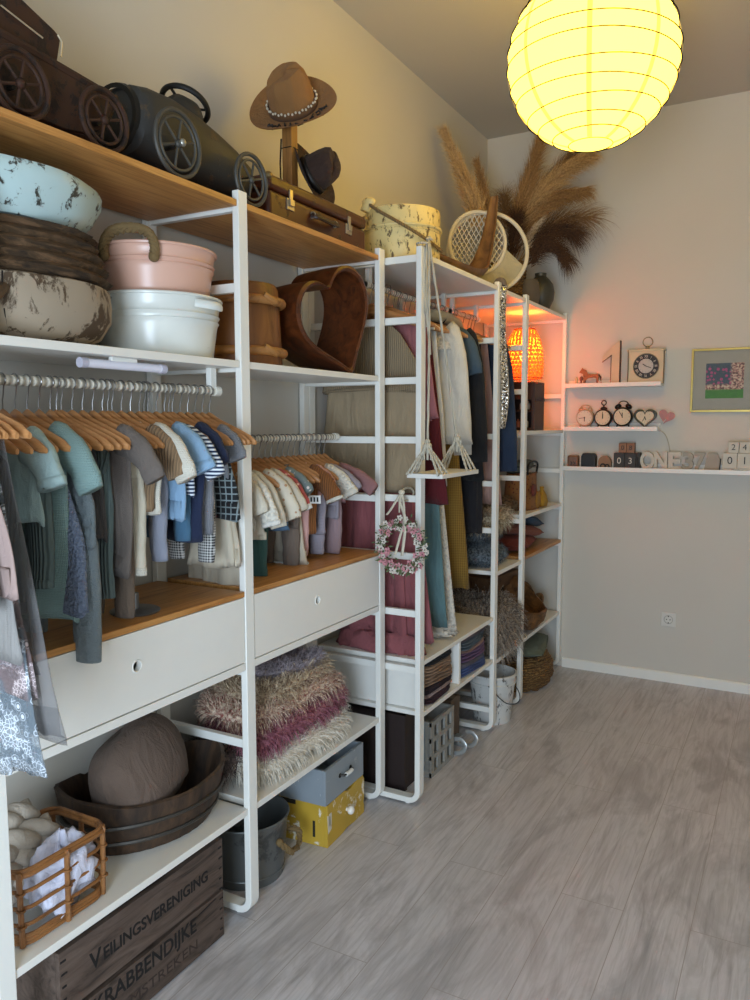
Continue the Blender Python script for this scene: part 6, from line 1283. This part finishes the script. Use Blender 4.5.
# bottom ledge things
cw = thing('wooden_block', 'small brown wooden dice block at the left end of the bottom ledge', 'block', (.583, YI, ZC), R(6)); obj('block', MB().box(-.032, .032, -.028, .028, 0, .072), wood('brown_block', '6f4a2c', '3f2815', 'Z', 14), cw, bevel=.008, smooth=False); m = MB()
for x in (-.012, .004): m.tube([(x, -.0285, .015), (x+.008, -.0285, .026), (x, -.0285, .038)], .0025, 5)
obj('carved_mark', m, NUM, cw)
bc = thing('black_block', 'black rounded block clock second from left on the bottom ledge', 'block', (.675, YI, ZC)); obj('block_body', MB().prism([(-.042, 0), (.042, 0), (.042, .068), (.033, .086), (-.033, .086), (-.042, .068)], .05, 'Y', -.025), plain('soft_black', '151516', .5), bc, bevel=.004, smooth=False)
tc = thing('round_stamp', 'small tan and black round topped clock before the date blocks', 'small clock', (.768, YI-.005, ZC)); obj('case_half', MB().prism([(.036*cos(a), .038+.036*sin(a)) for a in [pi*k/14 for k in range(15)]]+[(-.036, 0), (.036, 0)], .03, 'Y', -.015), plain('tan_leather', '8d6a48', .5), tc, smooth=False); m = MB(); m.torus((-.008, -.017, .014), .013, .004, 'Y', 18, 6); m.torus((.016, -.017, .012), .011, .004, 'Y', 18, 6); obj('black_rings', m, NUM, tc)
def block(label, x, z, w_, h, mat, digit, dm, grp, dep=.05, size=.05, y=YI, cat='date block', font='numeral'):
    o = thing('date_block', label, cat, (x, y, z), group=grp); obj('cube', MB().box(-w_/2, w_/2, -dep/2, dep/2, 0, h), mat, o, bevel=.0015, smooth=False); text(font, digit, size, dm, o, (0, -dep/2-.0002, h/2), (R(90), 0, 0), .0006); return o
BWD = wood('brown_cube', '8a5f3d', '5c3b22', 'X', 12); CHAR = plain('charcoal_block', '34322f', .6); IVN = plain('ivory_numeral', 'd6d0c2', .6)
G = 'dark date blocks'
block('dark grey date block with white 0 on the bottom ledge', .851, ZC, .061, .092, CHAR, '0', IVN, G)
block('dark grey date block with white 3 right of the 0', .913, ZC, .061, .092, CHAR, '3', IVN, G)
o = thing('block_stand', 'dark grey end block closing the date block row beside the letter O', 'block', (.955, YI+.006, ZC)); obj('body', MB().box(-.010, .010, -.03, .03, 0, .095), CHAR, o, bevel=.002, smooth=False); obj('groove', MB().box(-.006, .006, -.031, -.03, .01, .07), plain('darker_groove', '1f1d1b', .7), o, smooth=False)
block('small brown wooden block with black 0 on top of the dark date blocks', .868, ZC+.0935, .043, .055, BWD, '0', NUM, 'small brown number blocks', .04, .036)
block('small brown wooden block with black 8 right of the brown 0', .912, ZC+.0935, .043, .055, BWD, '8', NUM, 'small brown number blocks', .04, .036)
LW = plain('antique_white_letter', 'c9c3b4', .6); LG = plain('greyish_letter', 'a29a8b', .6)
def letter(label, ch, x, size, mat, w_, y=YI, dep=.018):
    cu = thing('decor_letter', label, 'letter', (x, y, ZC)); o = text('letter', ch, size, mat, cu, (0, 0, 0), (R(90), 0, 0), dep/2, font=.0035)
    xs = [v.co.x for v in o.data.vertices]; ys = [v.co.y for v in o.data.vertices]; k = w_/(max(xs)-min(xs)); ky = .100/(max(ys)-min(ys)); o.scale = (k, ky, 1); o.location = (-(max(xs)+min(xs))/2*k, 0, -min(ys)*ky+.001); return cu
letter('thick antique white letter O, first of the ONE letters', 'O', 1.003, .1, LW, .078, dep=.024); letter('antique white letter N between O and E', 'N', 1.075, .1, LW, .070, YI+.002); letter('antique white letter E of the ONE letters', 'E', 1.150, .1, LW, .066, YI); letter('greyish number 3 just right of the letter E', '3', 1.216, .1, LG, .060, YI+.012); letter('greyish number 7 right of the greyish 3', '7', 1.278, .1, LG, .060, YI+.016)
o = thing('letter_block', 'low greyish block leaning between the number 7 and the white date blocks', 'block', (1.34, YI+.01, ZC), 0, rot=(0, R(4), 0)); obj('slab', MB().prism([(-.04, .003), (.035, .003), (.035, .06), (.02, .098), (-.03, .098)], .014, 'Y', 0), LG, o, smooth=False); obj('dark_slit', MB().box(.036, .040, -.002, .014, .004, .07), NUM, o, smooth=False)
WBK = plain('white_washed_block', 'cdc6b6', .6)
G = 'white date blocks'
o = thing('calendar_base', 'white wooden base reading October under the 0 and 1 blocks', 'calendar', (1.48, YI-.008, ZC)); obj('base_bar', MB().box(-.085, .085, -.03, .03, 0, .018), WBK, o, bevel=.001, smooth=False); text('lettering', 'October', .017, NUM, o, (-.01, -.0302, .009), (R(90), 0, 0), .0004)
block('white date block with black 0 above the October base', 1.432, ZC+.0185, .070, .082, WBK, '0', NUM, G, .05, .056, YI-.008); block('white date block with black 1 at the right edge of the photo', 1.504, ZC+.0185, .070, .082, WBK, '1', NUM, G, .05, .056, YI-.008)
block('smaller white block with black 2 on top of the white date blocks', 1.447, ZC+.102, .052, .058, WBK, '2', NUM, 'small white number blocks', .04, .044, YI-.008); block('smaller white block with black 4 at the right photo edge', 1.502, ZC+.102, .052, .058, WBK, '4', NUM, 'small white number blocks', .04, .044, YI-.008)
# ---- framed picture
pf_ = thing('framed_picture', 'tulip field picture in a thin gold frame on the back wall', 'picture', (1.213, YB, 1.553)); Wp, Hp = .44, .345; GOLD = plain('pale_gold_frame', 'b39c55', .35, .6)
m = MB()
for x0, x1, z0, z1 in ((0, .012, 0, Hp), (Wp-.012, Wp, 0, Hp), (.012, Wp-.012, 0, .012), (.012, Wp-.012, Hp-.012, Hp)): m.box(x0, x1, -.02, -.001, z0, z1)
obj('gold_frame', m, GOLD, pf_, bevel=.001, smooth=False)
obj('passe_partout', MB().box(.012, Wp-.012, -.006, -.003, .012, Hp-.012), plain('grey_beige_mat', 'b8ae9e', .8), pf_, smooth=False)
t = NT('tulip_field_print'); sx_ = t.n('ShaderNodeSeparateXYZ'); t._co = t.n('ShaderNodeTexCoord'); t.l(t._co.outputs['Object'], sx_.inputs[0])
dots = t.ramp(t.vor(52, rnd=.6), [(.36, (1, 1, 1, 1)), (.46, (0, 0, 0, 1))]); upc = t.mix(dots, t.mix(t.noise(30), srgb('3a3f5c'), srgb('3f5a5e')), srgb('c2477c'))
mot = t.ramp(t.noise(85, 3), [(.4, '5c3f3a'), (.5, 'c98a7c'), (.6, 'e0c9a8')]); right = t.ramp(sx_.outputs['X'], [(.12, (0, 0, 0, 1)), (.135, (1, 1, 1, 1))]); lowb = t.ramp(sx_.outputs['Z'], [(.07, (1, 1, 1, 1)), (.08, (0, 0, 0, 1))]); 
c_ = t.mix(t.math('MAXIMUM', right, lowb), upc, mot); gr = t.ramp(sx_.outputs['Z'], [(.045, (1, 1, 1, 1)), (.05, (0, 0, 0, 1))]); t.color(t.mix(gr, c_, t.mix(t.noise(50), srgb('2f6f1c'), srgb('4e9a2e')))); t.set(.6)
obj('print', MB().box(0, .19, -.001, 0, 0, .19), t.m, pf_, smooth=False, loc=(.075, -.0065, .075))
t = NT('picture_glass'); t.b.inputs['Transmission Weight'].default_value = 1; t.set(.02); t.b.inputs['IOR'].default_value = 1.45; t.color((1, 1, 1, 1))
gl = t.n('ShaderNodeBsdfGlossy', Roughness=.02); tp = t.n('ShaderNodeBsdfTransparent'); mx = t.n('ShaderNodeMixShader'); fr_ = t.n('ShaderNodeFresnel', IOR=1.6); t.l(fr_.outputs[0], mx.inputs[0]); t.l(tp.outputs[0], mx.inputs[1]); t.l(gl.outputs[0], mx.inputs[2]); t.l(mx.outputs[0], t.out.inputs[0])
obj('glass', MB().box(.012, Wp-.012, -.014, -.012, .012, Hp-.012), t.m, pf_, smooth=False)
# ---- wall socket
so = thing('wall_socket', 'white square power socket low on the back wall', 'socket', (1.139, YB, .368)); PLW = plain('socket_white', 'dcd8cf', .35, var=.01)
obj('cover_plate', MB().box(-.041, .041, -.010, -.0005, -.041, .041), PLW, so, bevel=.004, seg=3, smooth=False)
m = MB(); m.lathe([(.021, -.001), (.023, .0025), (.025, .0), (.025, -.002)], 32, cap0=True); xf(m, Matrix.Translation((0, -.0105, 0)) @ Matrix.Rotation(R(90), 4, 'X')); obj('socket_well', m, plain('socket_grey', 'b5b1a8', .4), so)
m = MB()
for x in (-.0095, .0095): m.cyl((x, -.0125, 0), (x, -.0095, 0), .003, 10)
m.box(-.003, .003, -.0125, -.010, .016, .021); m.box(-.003, .003, -.0125, -.010, -.021, -.016); obj('pin_holes', m, NUM, so)
# ================================================================ paper lantern
LR = .292; LC = (1.070, 1.085, 2.748)
la = thing('paper_lantern', 'large round glowing paper lantern hanging from the ceiling', 'lantern', LC)
t = NT('white_rice_paper'); t.color(srgb('fff2c8')); df = t.n('ShaderNodeBsdfTranslucent', Color=(.55, .42, .08, 1)); dd = t.n('ShaderNodeBsdfDiffuse', Color=(.55, .42, .08, 1)); em = t.n('ShaderNodeEmission', Color=(1.0, .70, .088, 1), Strength=LANTERN_EMIT); mx = t.n('ShaderNodeMixShader'); mx.inputs[0].default_value = .6; t.l(dd.outputs[0], mx.inputs[1]); t.l(df.outputs[0], mx.inputs[2]); ad = t.n('ShaderNodeAddShader'); t.l(mx.outputs[0], ad.inputs[0]); t.l(em.outputs[0], ad.inputs[1]); t.l(ad.outputs[0], t.out.inputs[0]); PAPER = t.m
m = MB(); rings = []; NB = 13; hp = []
for j in range(NB*4+1):
    v = j/(NB*4); b = R(-75)+R(150)*v; rr = LR*cos(b)*(1-.018*abs(sin(pi*v*NB))); rings.append([(rr*cos(a)*(1-.012*(cos(8*a)*.5+.5)), rr*sin(a)*(1-.012*(cos(8*a)*.5+.5)), LR*sin(b)) for a in [2*pi*i/64 for i in range(64)]])
m.grid(rings, True); obj('paper_shade', m, PAPER, la, fix=False, smooth='all')
WIRE = plain('brown_wire', '060401', 1.0, **{'Specular IOR Level': 0.0}); m = MB()
for j in range(1, NB):
    v = j/NB; b = R(-75)+R(150)*v; tl = .05*sin(j*1.7); rr = LR*cos(b)*1.002; pts = [(rr*cos(a), rr*sin(a), LR*sin(b)+tl*rr*cos(a+j*.9)) for a in [2*pi*i/56 for i in range(56)]]
    pts = [tuple(Vector(p).normalized()*LR*1.007) for p in pts]; m.tube(pts, .0019, 5, True)
for s_ in (-1, 1): m.torus((0, 0, s_*LR*sin(R(75))), LR*cos(R(75)), .0018, 'Z', 32, 6)
obj('wire_ribs', m, WIRE, la)
m = MB()
for k in range(8):
    a = 2*pi*k/8+.2; tg = Vector((-sin(a), cos(a), 0)); rg = []
    for q in range(25): b = R(-75+150*q/24); c = Vector((LR*cos(b)*cos(a), LR*cos(b)*sin(a), LR*sin(b)))*1.0015; rg.append([c-tg*.008, c+tg*.008])
    m.grid(rg, False)
t = NT('glued_paper_seam'); df = t.n('ShaderNodeBsdfTranslucent', Color=(.5, .36, .16, 1)); em = t.n('ShaderNodeEmission', Color=(.85, .58, .13, 1), Strength=LANTERN_EMIT*.21); ad = t.n('ShaderNodeAddShader'); t.l(df.outputs[0], ad.inputs[0]); t.l(em.outputs[0], ad.inputs[1]); t.l(ad.outputs[0], t.out.inputs[0]); obj('paper_seams', m, t.m, la, fix=False, smooth=False)
t = NT('lit_bulb_glass'); t.color(srgb('ffffff')); t.b.inputs['Emission Color'].default_value = (1, .85, .55, 1); t.b.inputs['Emission Strength'].default_value = 12; t.set(.3)
obj('bulb', MB().ball((0, 0, .04), (.032, .032, .042), 16, 10), t.m, la)
m = MB(); m.cyl((0, 0, .08), (0, 0, .13), .018, 14); m.cyl((0, 0, .13), (0, 0, HC-LC[2]-.03), .003, 8); m.cyl((0, 0, HC-LC[2]-.04), (0, 0, HC-LC[2]), .045, 24); obj('cable_and_socket', m, plain('white_cable', 'd8d4c8', .5), la)
bl = bpy.data.lights.new('lantern_bulb_light', 'POINT'); bl.energy = LANTERN_BULB; bl.color = (1, .78, .42); bl.shadow_soft_size = .05; bo = bpy.data.objects.new('lantern_bulb_light', bl); COL.objects.link(bo); bo.parent = la; bo.location = (0, 0, .03)
